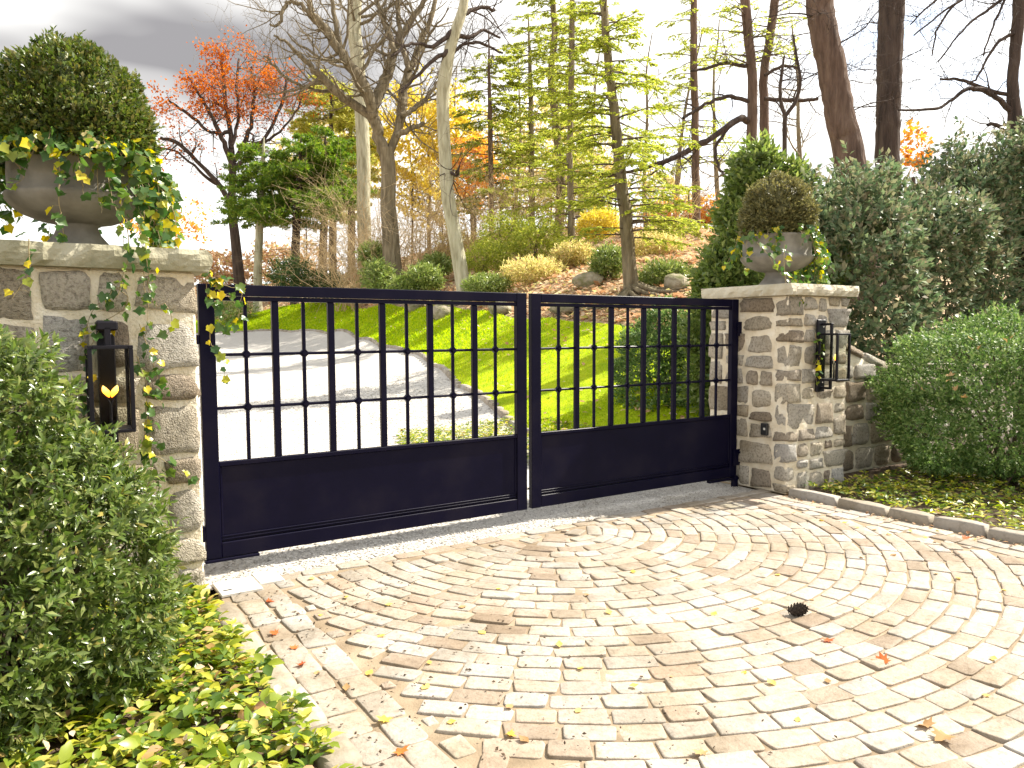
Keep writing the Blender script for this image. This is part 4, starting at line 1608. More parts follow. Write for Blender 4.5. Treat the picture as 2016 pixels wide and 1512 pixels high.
# flare of roots
for k in range(7):
    a = k * .9 + .3
    o = np.array([math.cos(a), math.sin(a), 0])
    q0 = P[2] * 0 + P[1]
    t.tr.add(np.array([P[3], P[1] + o * .3, np.array([*(P[0][:2] + o[:2] * .8), b[2] + .02])]) - t.b, [.12, .12, .05], 6)
t.finish(M['bark_pale'], M['bark_dark'])


def spray_branch(rng, br, C, p0, az, L, droop, leaf_len, dens, r0=.02, start=.2, rise=.10):
    """a conifer bough: wood in br, leaf sprays appended to C"""
    o = np.array([math.cos(az), math.sin(az), 0])
    n = 7
    pts = [p0 + o * L * f + np.array([0, 0, rise * L * f - droop * L * f * f]) for f in np.linspace(0, 1, n)]
    pts = np.array(pts) + rng.normal(0, .02 * L, (n, 3)) * np.linspace(0, 1, n)[:, None]
    br.add(pts, np.linspace(r0, .005, n), 4)
    side = np.array([-o[1], o[0], 0])
    m = max(3, int(L * dens))
    for k in range(m):
        f = start + (1 - start) * (k + rng.random()) / m
        q = np.array([np.interp(f, np.linspace(0, 1, n), pts[:, j]) for j in range(3)])
        sg = 1 if rng.random() < .5 else -1
        dirv = nrm(side * sg * rng.uniform(.5, 1) + o * rng.uniform(.3, 1) + [0, 0, rng.uniform(-.35, .05)])
        tl = L * .30 * (1.15 - f) + .14
        C.append((q, dirv, tl))


def conifer(name, label, px_trunk, D, bark, mat, seed, y0, y1, spread, nb, leaf=.10, droop=.18, dens=6.0, per=9, width=.38, side_bias=None, dead=0, group=None, tuft=False):
    rng = np.random.default_rng(seed)
    base = ground_pt(px_trunk[0][0], px_trunk[0][1], D)
    t = Tree(name, label, base, group)
    P, R = limb_pts(px_trunk, D, .01, rng, 6)
    P = np.vstack([base + [0, 0, 0], P]) if P[0][2] > base[2] + .05 else P
    R = np.r_[R[0] * 1.15, R] if len(R) < len(P) else R
    t.trunk(P, R, 8)
    C = []
    zt, zb_ = at(px_trunk[-1][0], y0, D)[2], at(px_trunk[0][0], y1, D)[2]
    for k in range(nb):
        f = (k + rng.random()) / nb
        z = zb_ + (zt - zb_) * f
        p = np.array([np.interp(z, P[:, 2], P[:, j]) for j in (0, 1)] + [z])
        az = rng.uniform(0, 2 * math.pi)
        if side_bias is not None and rng.random() < .5:
            az = side_bias + rng.normal(0, .6)
        L = spread * (1.0 - .55 * f) * rng.uniform(.55, 1.1)
        spray_branch(rng, t.br, C, p - t.b, az, L, droop * rng.uniform(.6, 1.5), leaf, dens, .012 + .008 * L)
    for k in range(dead):
        z = rng.uniform(base[2] + .8, zb_ + .5)
        p = np.array([np.interp(z, P[:, 2], P[:, j]) for j in (0, 1)] + [z])
        az = rng.uniform(0, 6.28)
        t.br.add(spline([p - t.b, p - t.b + [math.cos(az) * spread * .4, math.sin(az) * spread * .4, .02], p - t.b + [math.cos(az) * spread * .85, math.sin(az) * spread * .85, -.15]], 4),
                 np.linspace(.016, .004, 9), 4)
    if C:
        q = np.array([c[0] for c in C])
        dv = np.array([c[1] for c in C])
        tl = np.array([c[2] for c in C])
        q2, d2, l2 = np.repeat(q, per, 0), np.repeat(dv, per, 0), np.repeat(tl, per)
        f = rng.uniform(0, 1, len(q2))
        Q = q2 + d2 * (l2 * f)[:, None] + np.c_[np.zeros((len(f), 2)), -.12 * l2 * f * f]
        if tuft:
            Dv = nrm(d2 + rng.normal(0, .8, Q.shape) + [0, 0, .25])
            Nn = rnd_dir(rng, len(Q))
        else:
            up = np.array([0, 0, 1.0])
            sd = np.cross(d2, up) * np.where(rng.random(len(Q)) < .5, 1, -1)[:, None]
            Dv = nrm(d2 * .75 + sd * .8 + rng.normal(0, .25, Q.shape) + [0, 0, -.18])
            Nn = nrm(up + rng.normal(0, .45, Q.shape))
        m = leaves_mesh('needles', Q, Dv, Nn, leaf * rng.uniform(.6, 1.3, len(Q)), LEAF2, width)
        link('crown', m, mat, t.root)
    t.finish(bark, M['twig'])
    return t


HG = 'hemlocks on the wooded bank'
conifer('hemlock_tree', 'stout hemlock with flared roots at the edge of the lawn', [(1246, 612, 24), (1243, 575, 17), (1239, 520, 14), (1233, 440, 13), (1222, 340, 11), (1213, 260, 10), (1205, 180, 9), (1195, 100, 8), (1185, -40, 7)],
        18.5, M['bark'], M['hemlock'], 401, 0, 470, 2.3, 80, .09, .16, 10, 27)
conifer('hemlock_tree', 'slender hemlock standing just right of the leaning pale tree', [(968, 470, 6), (967, 380, 5), (965, 250, 5), (963, 150, 3), (962, 60, 1)], 40.0, M['bark_red'], M['hemlock'], 402, 95, 420, 3.0, 75, .14, .16, 6.7, 32)
conifer('hemlock_tree', 'second slender hemlock right of the leaning pale tree', [(1048, 470, 7), (1046, 350, 6), (1045, 200, 5), (1042, 100, 3), (1040, 30, 1)], 42.0, M['bark'], M['hemlock'], 403, 60, 400, 3.2, 79, .14, .16, 6.7, 32)
conifer('hemlock_tree', 'crooked hemlock with a wavy trunk mid bank', [(1098, 480, 10), (1104, 360, 9), (1095, 250, 8), (1085, 150, 7), (1092, 60, 6), (1083, -40, 6)], 36.0, M['bark'], M['hemlock'], 404, -20, 430, 3.2, 79, .13, .18, 7.4, 32)
conifer('hemlock_tree', 'straight hemlock just left of the stout rooted hemlock', [(1126, 510, 8), (1124, 420, 7), (1122, 300, 6), (1125, 150, 6), (1127, -40, 5)], 29.0, M['bark'], M['hemlock'], 405, -10, 450, 2.3, 69, .10, .18, 8.8, 32)
conifer('hemlock_tree', 'brown trunked hemlock left of the urn shrub', [(1371, 470, 9), (1370, 380, 8), (1369, 250, 7), (1366, 120, 7), (1366, -40, 6)], 33.0, M['bark_red'], M['hemlock'], 406, 0, 330, 2.6, 44, .11, .12, 6.4, 25, dead=10)
rt = bpy.data.objects[[o.name for o in bpy.data.objects if o.name.startswith('hemlock_tree')][0]]
tb = Tubes()
rng = np.random.default_rng(499)
for k in range(9):
    a = -2.9 + k * .34
    o = np.array([math.cos(a), math.sin(a)])
    c = np.array(rt.location)
    pts = []
    for f in np.linspace(0, 1, 7):
        w = o * (.12 + f * rng.uniform(.9, 1.5)) + np.array([-o[1], o[0]]) * .12 * math.sin(f * 5 + k)
        q = c[:2] + w
        pts.append([w[0], w[1], ter1(*q) - c[2] + .02 + .28 * (1 - f) ** 3])
    tb.add(pts, np.linspace(.075, .02, 7), 6)
tb.build('roots', M['bark'], rt)
# twin trunked conifer with the long dark limb
rng = np.random.default_rng(407)
twin = conifer('twin_conifer', 'left trunk of the twin conifers above the far urn, with long dark boughs', [(1482, 470, 11), (1480, 270, 10), (1481, 150, 9), (1472, 60, 9), (1465, -40, 9)], 22.0, M['bark_red'], M['hemlock'], 407, -10, 130, 1.9, 22, .10, .10, 5, 10)
conifer('twin_conifer', 'right trunk of the twin conifers above the far urn', [(1502, 470, 10), (1505, 270, 9), (1504, 150, 8), (1518, 60, 8), (1530, -40, 8)], 22.4, M['bark_red'], M['hemlock'], 408, -10, 120, 1.7, 22, .10, .10, 5, 10)
tl_ = Tubes()
for L_, dd in ([(1476, 240, 6), (1452, 236, 7), (1400, 272, 6), (1350, 300, 6), (1290, 325, 4), (1230, 340, 3), (1180, 350, 2)], -2.0), \
              ([(1476, 200, 4), (1430, 190, 4), (1390, 205, 3), (1345, 230, 3)], -1.0), ([(1476, 130, 4), (1430, 125, 3), (1400, 132, 3), (1360, 140, 2)], -.6), \
              ([(1360, 295, 4), (1320, 312, 3), (1280, 345, 2), (1240, 365, 2)], -2.0), ([(1440, 240, 4), (1410, 290, 3), (1415, 330, 3), (1425, 345, 2)], -1.0), \
              ([(1505, 195, 4), (1560, 198, 4), (1610, 196, 3)], 0), ([(1505, 150, 3), (1540, 130, 3), (1575, 135, 2)], 0):
    Q, S_ = limb_pts(L_, (22, 22 + dd), .015, rng)
    tl_.add(Q - twin.b, S_, 6)
    twigs_along(tl_, rng, Q - twin.b, S_, 7, .9, 1, -.03, .2, 3)
tl_.build('boughs', M['bark_dark'], twin.root)
# two thick trunks on the right
for nm, lab, px, D, mat, sd in (('tall_tree', 'thick leaning brown trunk rising behind the hedge', [(1700, 560, 34), (1675, 330, 29), (1655, 230, 27), (1635, 120, 26), (1618, 40, 25), (1608, -50, 25)], 15.5, M['bark_red'], 411),
                                ('tall_tree', 'thick straight dark trunk rising behind the hedge', [(1750, 560, 25), (1748, 280, 22), (1750, 200, 22), (1752, 100, 23), (1756, -50, 23)], 17.0, M['bark_dark'], 412)):
    rng = np.random.default_rng(sd)
    b = ground_pt(px[0][0], px[0][1], D)
    t = Tree(nm, lab, b)
    P, R = limb_pts(px, D, .008, rng, 8)
    P = np.vstack([b, P])
    R = np.r_[R[0] * 1.1, R]
    t.trunk(P, R, 14)
    twigs_along(t.br, rng, (P - t.b)[14:], R[14:] * .16, 16, 1.5, 2, -.03, .1, 4, wig=.2)
    t.finish(mat, M['bark_dark'])
# far right tree with drooping twigs
rng = np.random.default_rng(413)
b = ground_pt(2008, 560, 13.5)
t = Tree('bare_tree', 'bare dark tree at the right edge with crooked drooping branches', b)
P, R = limb_pts([(2012, 560, 18), (2005, 330, 16), (1998, 235, 13), (1994, 150, 10), (2003, 60, 11), (2010, -50, 12)], 13.5, .005, rng, 8)
t.trunk(np.vstack([b, P]), np.r_[R[0], R], 12)
for L_, dd in ([(1996, 222, 6), (1962, 192, 5), (1932, 176, 5), (1900, 178, 4), (1868, 200, 3), (1840, 215, 3), (1770, 217, 2)], -.5), ([(1994, 187, 4), (1935, 174, 4), (1890, 156, 3), (1850, 157, 2)], .3), \
              ([(2000, 320, 6), (1990, 265, 5), (1968, 248, 4), (1945, 245, 3)], -.2), ([(2003, 60, 4), (1960, 90, 3), (1925, 150, 2), (1905, 165, 2)], -.4), \
              ([(2010, -30, 4), (1950, 15, 3), (1895, 60, 2), (1850, 120, 1.5)], -.6), ([(2010, -60, 4), (1930, -20, 3), (1860, 20, 2), (1800, 70, 1.5)], -.4), \
              ([(1990, -60, 3), (1900, -10, 2.5), (1850, 50, 2), (1835, 110, 1.2)], 0), ([(2000, -40, 3), (1960, 40, 2), (1935, 110, 1.5)], -.3), ([(1890, -40, 2.5), (1830, 10, 2), (1790, 50, 1.4)], .4):
    Q, S_ = limb_pts(L_, (13.5, 13.5 + dd), .008, rng)
    t.br.add(Q - t.b, S_, 5)
    twigs_along(t.br, rng, Q - t.b, S_, 10, .55, 1, -.06, .15, 4)
t.finish(M['bark_dark'], M['bark_dark'])
# sapling
rng = np.random.default_rng(414)
b = ground_pt(1545, 560, 19)
t = Tree('sapling', 'thin forked sapling between the twin conifers and the leaning trunk', b)
P, R = limb_pts([(1545, 500, 5), (1545, 270, 4.5), (1546, 228, 4.5)], 19.0)
t.trunk(np.vstack([b, P]), np.r_[R[0], R], 7)
for L_ in ([(1546, 228, 4), (1536, 195, 3.5), (1538, 150, 3), (1544, 110, 2)], [(1546, 228, 4), (1566, 200, 3.5), (1576, 160, 3), (1568, 110, 2.5), (1562, 70, 2)]):
    Q, S_ = limb_pts(L_, 19.0, .005, rng)
    t.br.add(Q - t.b, S_, 6)
    twigs_along(t.br, rng, Q - t.b, S_, 8, .9, 1, .05, .3, 3)
t.finish(M['bark_dark'], M['bark_dark'])

# red oak on the left
rng = np.random.default_rng(420)
DR = 46.0
b = ground_pt(474, 600, DR)
t = Tree('autumn_oak', 'oak with rust orange leaves beyond the drive, left of the pines', b)
P, R = limb_pts([(475, 600, 12), (468, 520, 10), (462, 460, 9), (456, 410, 8), (458, 350, 7), (457, 315, 7)], DR)
t.trunk(P, R, 10)
tips = []
for L_, dd in ([(456, 405, 6), (432, 365, 5), (395, 325, 4), (350, 282, 4), (315, 272, 3)], -2), ([(457, 320, 6), (440, 280, 5), (420, 235, 4), (395, 190, 3), (370, 150, 2)], -1.5), \
              ([(457, 318, 6), (455, 270, 5), (445, 210, 4), (440, 150, 3), (435, 120, 2)], 1), ([(458, 318, 6), (480, 285, 5), (495, 240, 4), (500, 180, 3), (495, 130, 2)], 0), \
              ([(459, 330, 5), (500, 300, 4), (535, 250, 3), (560, 190, 3), (565, 150, 2)], 1.5), ([(450, 260, 4), (415, 260, 3), (370, 225, 3), (330, 195, 2)], -2), \
              ([(480, 285, 4), (530, 275, 3), (575, 230, 2), (595, 190, 2)], 2), ([(432, 365, 4), (400, 345, 3), (350, 300, 2), (300, 285, 2), (285, 250, 2)], -2.5), ([(455, 290, 4), (470, 230, 3), (465, 170, 3), (470, 115, 2)], 2):
    Q, S_ = limb_pts(L_, (DR, DR + dd), .03, rng)
    t.br.add(Q - t.b, S_, 6)
    twigs_along(t.br, rng, Q - t.b, S_, 11, 1.5, 2, .05, .3, 4, tips)
t.finish(M['bark_dark'], M['bark_dark'])
tp = np.array([q for q, _ in tips])
tpx = np.array([px_of(q + t.b)[0] for q in tp])
prob = np.clip((255 - tpx[:, 1]) / 110, .05, 1)
sel = rng.random(len(tp)) < prob
tp = tp[sel]
tp = np.vstack([tp, tp, tp])
tp = tp + rng.normal(0, .2, tp.shape)
link('crown', leaves_mesh('oak_leaves', tp, rnd_dir(rng, len(tp)), rnd_dir(rng, len(tp)), rng.uniform(.10, .19, len(tp)), LEAF2, .7), M['oakleaf'], t.root)
print('autumn oak leaves', len(tp))

# pines left of centre
PG = 'pines beyond the drive'
conifer('pine_tree', 'green pine nearest the autumn oak, beyond the drive', [(507, 600, 9), (508, 520, 8), (512, 420, 7), (517, 330, 5), (520, 270, 1)], 42.0, M['bark_pale'], M['pine'], 431, 285, 440, 2.9, 70, .24, .10, 6.0, 25, .24, dead=14, tuft=True)
conifer('pine_tree', 'dense dark green pine in the middle of the pine clump', [(580, 600, 9), (582, 480, 8), (588, 380, 6), (592, 270, 1)], 41.0, M['bark_dark'], M['pine'], 432, 280, 440, 3.3, 90, .24, .10, 6.0, 25, .24, dead=22, tuft=True)
conifer('pine_tree', 'dark stemmed pine at the right of the pine clump', [(632, 600, 9), (636, 500, 8), (640, 380, 6), (640, 250, 1)], 43.0, M['bark_dark'], M['pine'], 433, 265, 410, 3.3, 80, .24, .10, 6.0, 25, .24, dead=22, tuft=True)
conifer('pine_tree', 'tall yellow green pine behind the dark pines', [(655, 600, 8), (655, 400, 7), (652, 250, 4), (650, 140, 1)], 50.0, M['bark_dark'], M['pine_y'], 434, 150, 400, 4.0, 90, .28, .10, 5.4, 25, .24, dead=8, tuft=True)
conifer('pine_tree', 'pale yellow pine half hidden behind the forked oak', [(690, 600, 8), (692, 400, 7), (690, 250, 4), (688, 165, 1)], 52.0, M['bark_dark'], M['pine_y'], 435, 180, 420, 3.6, 70, .28, .10, 5.0, 23, .24, dead=6, tuft=True)


def leafy_mass(name, label, cat, ells, N, size, mat, seed, width=.6, per=3, stems=8, group=None):
    return shrub(name, label, cat, ells, N, per, size, mat, seed, LEAF2, width, .30, stems, 1.0, group=group)


def ell_px(px, py, D, rx, ry, rz=None):
    c = at(px, py, D)
    k = D / FPX
    return (tuple(c), (rx * k, (rz or rx) * k, ry * k))


leafy_mass('yew_shrub', 'dark low yew shrub under the pines', 'shrub', [ell_px(575, 545, 38, 50, 42), ell_px(640, 560, 38, 45, 28)], 1500, .16, M['yew'], 441, .4, 4)
leafy_mass('yew_shrub', 'small green shrubs beside the drive seen past the hanging vine', 'shrub', [ell_px(462, 612, 40, 42, 22), ell_px(425, 610, 40, 30, 22)], 700, .14, M['rhodo'], 442, .4, 4)
RG = 'rhododendrons on the bank'
for k, (px, py, D, rx, ry, lab) in enumerate([(745, 545, 31, 34, 34, 'rhododendron on the bank below the forked oak'), (835, 545, 30, 36, 24, 'rhododendron on the bank left of the leaning pale tree'),
                                              (735, 500, 34, 28, 22, 'upper rhododendron beside the forked oak trunk'), (800, 565, 30, 34, 20, 'low rhododendron at the top edge of the lawn'),
                                              (860, 520, 33, 26, 18, 'small pale rhododendron beside the leaning trunk')]):
    leafy_mass('rhododendron', lab, 'shrub', [ell_px(px, py, D, rx, ry), ell_px(px + rx * .5, py + ry * .4, D, rx * .6, ry * .6)], 700, .17, M['rhodo'], 450 + k, .38, 4, group=RG)
for k, (px, py, D, rx, ry, lab) in enumerate([(1000, 455, 30, 55, 40, 'feathery yellow green young hemlock left of the stout hemlock'), (1065, 470, 28, 55, 38, 'feathery young hemlock mid bank'),
                                              (965, 505, 28, 50, 32, 'low feathery young hemlock beside the leaning trunk'), (1180, 440, 27, 40, 26, 'yellow bush beside the stout hemlock trunk'),
                                              (900, 480, 36, 40, 30, 'tan green bush right beside the leaning trunk'), (1050, 530, 25, 60, 24, 'low pale bush in the middle of the bank'), (1130, 500, 26, 40, 24, 'pale bush left of the mossy green bush'), (960, 560, 25, 46, 20, 'low yellow green bush above the meeting stiles'), (1290, 480, 26, 50, 26, 'pale bush on the slope below the ridge fence'), (1200, 515, 22, 34, 30, 'mossy green bush left of the rooted hemlock'), (1310, 540, 20, 50, 26, 'mossy mound right of the rooted hemlock')]):
    leafy_mass('young_hemlock' if k < 3 else 'bank_bush', lab, 'shrub', [ell_px(px, py, D, rx, ry), ell_px(px - rx * .5, py + ry * .3, D, rx * .6, ry * .7)], 800, .13,
               [M['hemlock'], M['hemlock'], M['hemlock'], M['yellowleaf'], M['palefar'], M['palefar'], M['palefar'], M['rhodo'], M['palefar'], M['rhodo'], M['rhodo']][k], 460 + k, .3, 5)

# bare tan shrubs on the bank
for k, (px, py, D, h, n, lab) in enumerate([(700, 560, 36, 4.5, 26, 'bare tan shrub between the pines and the forked oak'), (790, 545, 35, 5.2, 28, 'bare tan thicket in front of the forked oak'),
                                            (845, 530, 35, 4.6, 24, 'bare tan shrub just left of the leaning tree'), (735, 540, 38, 6.0, 26, 'tall bare tan shrub behind the rhododendrons'),
                                            (940, 500, 34, 3.6, 22, 'bare tan shrub just right of the leaning tree'),
                                            (1010, 490, 36, 4.0, 22, 'bare tan shrub behind the feathery young hemlocks'), (1150, 490, 32, 3.4, 20, 'bare tan shrub left of the stout hemlock trunk'),
                                            (1300, 470, 32, 3.0, 20, 'bare tan shrub on the ridge below the fence'), (640, 560, 40, 4.6, 24, 'bare tan shrub under the dark stemmed pine')]):
    rng = np.random.default_rng(470 + k)
    b = ground_pt(px, py, D)
    t = Tree('bare_shrub', lab, b, 'bare shrubs on the bank', cat='shrub')
    for j in range(n):
        a = rng.uniform(0, 6.28)
        grow(t.br, rng, np.array([rng.normal(0, .5), rng.normal(0, .4), 0]), [math.cos(a) * .5, math.sin(a) * .5, 1.0], h * rng.uniform(.5, 1), .026, 2, .02, .16, 5, None, .8)
    t.finish(M['twig_tan'], M['twig_tan'])
# orange foliage along the ridge and low on the left
for k, (px, py, D, rx, ry, N, lab, mt) in enumerate([(1320, 425, 36, 60, 26, 900, 'orange leaved thicket on the ridge left of the urn shrub', 'orange'), (1390, 420, 36, 45, 30, 700, 'orange thicket on the ridge beside the urn shrub', 'orange'),
                                                     (890, 260, 50, 60, 80, 3000, 'golden leaved tree behind the leaning trunk', 'yellowleaf'), (935, 330, 46, 55, 70, 1800, 'orange leaved tree behind the slender hemlock', 'orange'),
                                                     (330, 440, 60, 90, 45, 900, 'far pale orange tree low behind the near urn', 'orange'), (810, 290, 52, 80, 130, 5200, 'pale yellow tree in the background behind the forked oak', 'yellowleaf'),
                                                     (435, 530, 64, 60, 40, 2200, 'far tan thicket beyond the drive', 'litter'), (560, 520, 64, 95, 45, 3200, 'far tan thicket behind the pines', 'litter'),
                                                     (1800, 300, 20, 30, 50, 260, 'orange brown leafy sapling above the hedge', 'orange'),
                                                     (985, 330, 58, 75, 110, 3000, 'pale far tree behind the slender hemlocks', 'palefar'), (1085, 300, 60, 80, 130, 3200, 'tall pale far tree behind the crooked hemlock', 'palefar'),
                                                     (1170, 340, 56, 60, 90, 2200, 'pale far tree behind the stout hemlock', 'palefar'), (690, 300, 62, 80, 110, 3200, 'pale far tree between the pines and the forked oak', 'palefar'),
                                                     (600, 330, 66, 70, 70, 1800, 'pale far tree above the dark pines', 'palefar'), (870, 380, 56, 70, 80, 2600, 'pale far thicket behind the leaning tree', 'palefar'),
                                                     (1300, 380, 50, 60, 50, 900, 'sparse pale far thicket on the ridge', 'palefar')]):
    rng = np.random.default_rng(480 + k)
    b = ground_pt(px, py + ry, D)
    c = at(px, py, D) - b
    kk = D / FPX
    t = Tree('autumn_tree', lab, b)
    tips = []
    t.trunk(np.array([b + [0, 0, 0], b + np.array([c[0], c[1], c[2] * .35]), b + c * [1, 1, .8]]), [.10, .08, .05], 6)
    for j in range(12):
        grow(t.br, rng, c * [1, 1, rng.uniform(.3, .7)], rnd_dir(rng, 1)[0] + [0, 0, .5], rx * kk * rng.uniform(.6, 1.0), .03, 2, .05, .15, 4, tips, .8)
    t.finish(M['bark_dark'], M['twig'])
    u = rnd_dir(rng, N) * rng.uniform(.2, 1, (N, 1)) ** .5 * [rx * kk, rx * kk * .7, ry * kk]
    u = u * (1 + .25 * np.sin(u[:, :1] * 2 + u[:, 2:] * 3))
    link('crown', leaves_mesh('autumn_crown', c + u, rnd_dir(rng, N), rnd_dir(rng, N), (.10 + .004 * D) * rng.uniform(.5, 1.2, N), LEAF2, .6), M[mt], t.root)

# bare far trees closing the wood behind the ridge
for k, (px, py, D, h, lab) in enumerate([(930, 470, 52, 13, 'bare far tree between the leaning tree and the first slender hemlock'), (1010, 460, 56, 15, 'bare far tree between the two slender hemlocks'),
                                         (1160, 470, 54, 14, 'bare far tree just left of the stout hemlock top'), (1270, 450, 50, 13, 'bare far tree right of the stout hemlock'), (1330, 450, 46, 12, 'bare far tree left of the brown hemlock'),
                                         (1420, 450, 44, 12, 'bare far tree left of the twin conifers'), (1580, 450, 40, 11, 'bare far tree between the sapling and the leaning trunk'), (845, 480, 54, 13, 'bare far tree just left of the leaning tree')]):
    rng = np.random.default_rng(520 + k)
    b = ground_pt(px, py, D)
    t = Tree('bare_tree', lab, b, 'bare far trees behind the ridge')
    pts = [np.array([0, 0, 0.0])]
    dd = np.array([0, 0, 1.0])
    for j in range(10):
        dd = nrm(dd + rng.normal(0, .06, 3) + [0, 0, .1])
        pts.append(pts[-1] + dd * h / 10)
    pts = spline(pts, 3)
    rad = np.linspace(.17, .03, len(pts))
    t.tr.add(pts, rad, 7)
    twigs_along(t.br, rng, pts, rad, 15, h * .30, 2, .10, .25, 5)
    t.finish(M['bark'], M['bark'])

# boulders along the foot of the bank
rr = np.random.default_rng(490)
BOUL = [block_mesh('boulder_mesh', 4, 2.6, .16, 300 + s) for s in range(5)]
for me in BOUL:
    me.materials.append(M['boulder'])
    me.polygons.foreach_set('use_smooth', np.ones(len(me.polygons), bool))
for px, py, D, w, h, lab in ((870, 600, 26, 60, 24, 'mossy boulder at the foot of the leaning pale tree'), (985, 606, 22.5, 70, 22, 'flat mossy boulder at the lawn edge between the two gate leaves'),
                             (1120, 612, 19, 90, 20, 'long low boulder left of the hemlock roots'), (820, 600, 30, 40, 16, 'small boulder left of the leaning pale tree'),
                             (1330, 570, 18.5, 70, 30, 'mossy boulder right of the hemlock roots'), (1160, 565, 22, 60, 26, 'dark boulder on the bank above the lawn'), (930, 585, 27.5, 40, 20, 'pale boulder at the right foot of the leaning tree')):
    c = at(px, py, D)
    o = link('boulder', BOUL[rr.integers(5)], None, None, (c[0], c[1], ter1(c[0], c[1]) + .05), rr.uniform(0, 6))
    o.scale = (w * D / FPX, w * D / FPX * .7, h * D / FPX * 1.5)
    tag(o, lab, 'boulder', 'boulders along the foot of the bank')

# leaf litter on the bank
rng = np.random.default_rng(495)
n = 26000
px = rng.uniform(380, 1450, n)
f = rng.uniform(0, 1, n)
bk = np.array([np.interp(px, [q[0] for q in LAWN_BACK_PX][::-1], [q[2] for q in LAWN_BACK_PX][::-1])])[0]
D = bk + .5 + f * 22
xy = np.c_[(px - 1008) / FPX * D, D]
z = base_z(xy) + .04
dirs = np.c_[rng.normal(size=(n, 2)), rng.normal(0, .3, n)]
nn = np.c_[rng.normal(0, .45, (n, 2)), np.ones(n)]
stuff(link('leaf_litter', leaves_mesh('leaf_litter', np.c_[xy, z], dirs, nn, rng.uniform(.12, .24, n), LEAF2, .7), M['litter']),
      'brown and orange fallen leaves covering the wooded bank', 'leaf litter')
# thin fence posts on the ridge
for k, (px, py0, py1) in enumerate([(1272, 390, 440), (1355, 378, 470), (1212, 350, 440), (1140, 400, 465)]):
    D = 33.0
    a, b_ = at(px, py1, D), at(px, py0, D)
    g0 = ter1(a[0], a[1])
    o = thing('fence_post', ['thin dark fence post on the ridge, second from the right', 'rightmost thin dark fence post on the ridge', 'thin dark fence post on the ridge behind the stout hemlock', 'leftmost thin dark fence post on the ridge'][k], 'post', (a[0], a[1], g0))
    tb = Tubes()
    tb.add([(0, 0, -.1), (0, 0, b_[2] - g0)], .035, 6)
    tb.build('shaft', M['black'], o)
    box('cap', (0, 0, b_[2] - g0 + .02), (.09, .09, .04), M['black'], o, .01)

# ------------------------------------------------------------------ small things on the paving
def gnd(px, py, z=0.0):
    v = ray(px, py)
    k = (z - EYE) / v[2]
    return np.array([v[0] * k, v[1] * k, z])


OVAL = []
for k in range(3):
    for mk in ('fallen_y', 'fallen_b'):
        tv = LEAF6[0].copy() * [1.1, 1, 1]
        tv[:, 2] = np.abs(tv[:, 2]) * (.8 + .7 * k) + .04 * k * np.abs(tv[:, 0]) + .01
        me = raw_mesh('small_leaf', tv, LEAF6[1])
        me.materials.append(M[mk])
        OVAL.append(me)
MAPM = {}
for mk in ('fallen_y', 'fallen_r', 'fallen_b'):
    for k in range(3):
        r = np.random.default_rng(700 + k)
        tv = MAPLE[0].copy()
        tv[:, 2] = np.abs(tv[:, 2] * (1 + .5 * k) + .07 * np.sin(tv[:, 1] * 5 + k * 2)) + .01
        me = raw_mesh('fallen_leaf', tv, MAPLE[1])
        me.materials.append(M[mk])
        MAPM[(mk, k)] = me
rng = np.random.default_rng(710)
NAMED = [(1752, 1302, 'fallen_r', .085, 'curled red maple leaf on the cobbles right of the pine cone'), (1632, 1266, 'fallen_r', .06, 'small red leaf on the cobbles just below the pine cone'),
         (1838, 1435, 'fallen_b', .085, 'left one of two brown leaves lying together at the lower right'), (1868, 1450, 'fallen_b', .085, 'right one of two brown leaves lying together at the lower right'),
         (995, 1447, 'fallen_y', .05, 'orange yellow leaf on the cobbles at the bottom centre'), (795, 1487, 'fallen_r', .06, 'orange leaf on the near kerb course at the bottom'),
         (545, 1250, 'fallen_r', .05, 'orange red leaf beside the near ground cover'), (575, 1274, 'fallen_r', .045, 'small red leaf on the near kerb stones'),
         (603, 1308, 'fallen_r', .05, 'dark red leaf between near kerb and cobbles'), (523, 1186, 'fallen_r', .05, 'dark red leaf near the utility covers'),
         (608, 1140, 'fallen_y', .045, 'yellow leaf on the paving near the gravel'), (755, 1425, 'fallen_y', .06, 'yellow leaf on the straight cobble course'),
         (1380, 1490, 'fallen_b', .055, 'tan leaf at the bottom edge right of centre'), (1895, 1062, 'fallen_r', .06, 'red leaf in the far ground cover behind the kerb')]
for px, py, mk, S, lab in NAMED:
    p = gnd(px, py, .006 if px < 1880 else .10)
    a = rng.uniform(0, 6.28)
    o = link('fallen_leaf', MAPM[(mk, rng.integers(3))], None, None, [float(v) for v in p], a)
    o.scale = (S, S, S * 1.3)
    o.rotation_euler = (rng.normal(0, .12), rng.normal(0, .12), a)
    tag(o, lab, 'leaf')
spots = [(700, 1245), (745, 1250), (905, 1195), (955, 1250), (1100, 1270), (1140, 1315), (830, 1360), (1040, 1460), (720, 1330), (850, 1310), (1250, 1130), (1330, 1145),
         (1395, 1215), (1480, 1195), (1530, 1130), (1610, 1180), (1700, 1100), (1748, 1092), (1760, 1055), (1836, 1070), (1845, 1130), (1895, 1140), (1960, 1300), (1930, 1365), (1460, 1330),
         (1330, 1335), (1240, 1350), (1530, 1350), (1630, 1345), (1130, 1400), (1010, 1385), (640, 1210), (670, 1175), (760, 1190), (990, 1160), (1150, 1170), (1200, 1210), (880, 1420),
         (1625, 1025), (1655, 1030), (1690, 1040), (1720, 1042), (1790, 1048), (1820, 1058), (1560, 1010), (1860, 1070), (1980, 1160), (1690, 1200), (1570, 1420), (620, 1330), (680, 1360)]
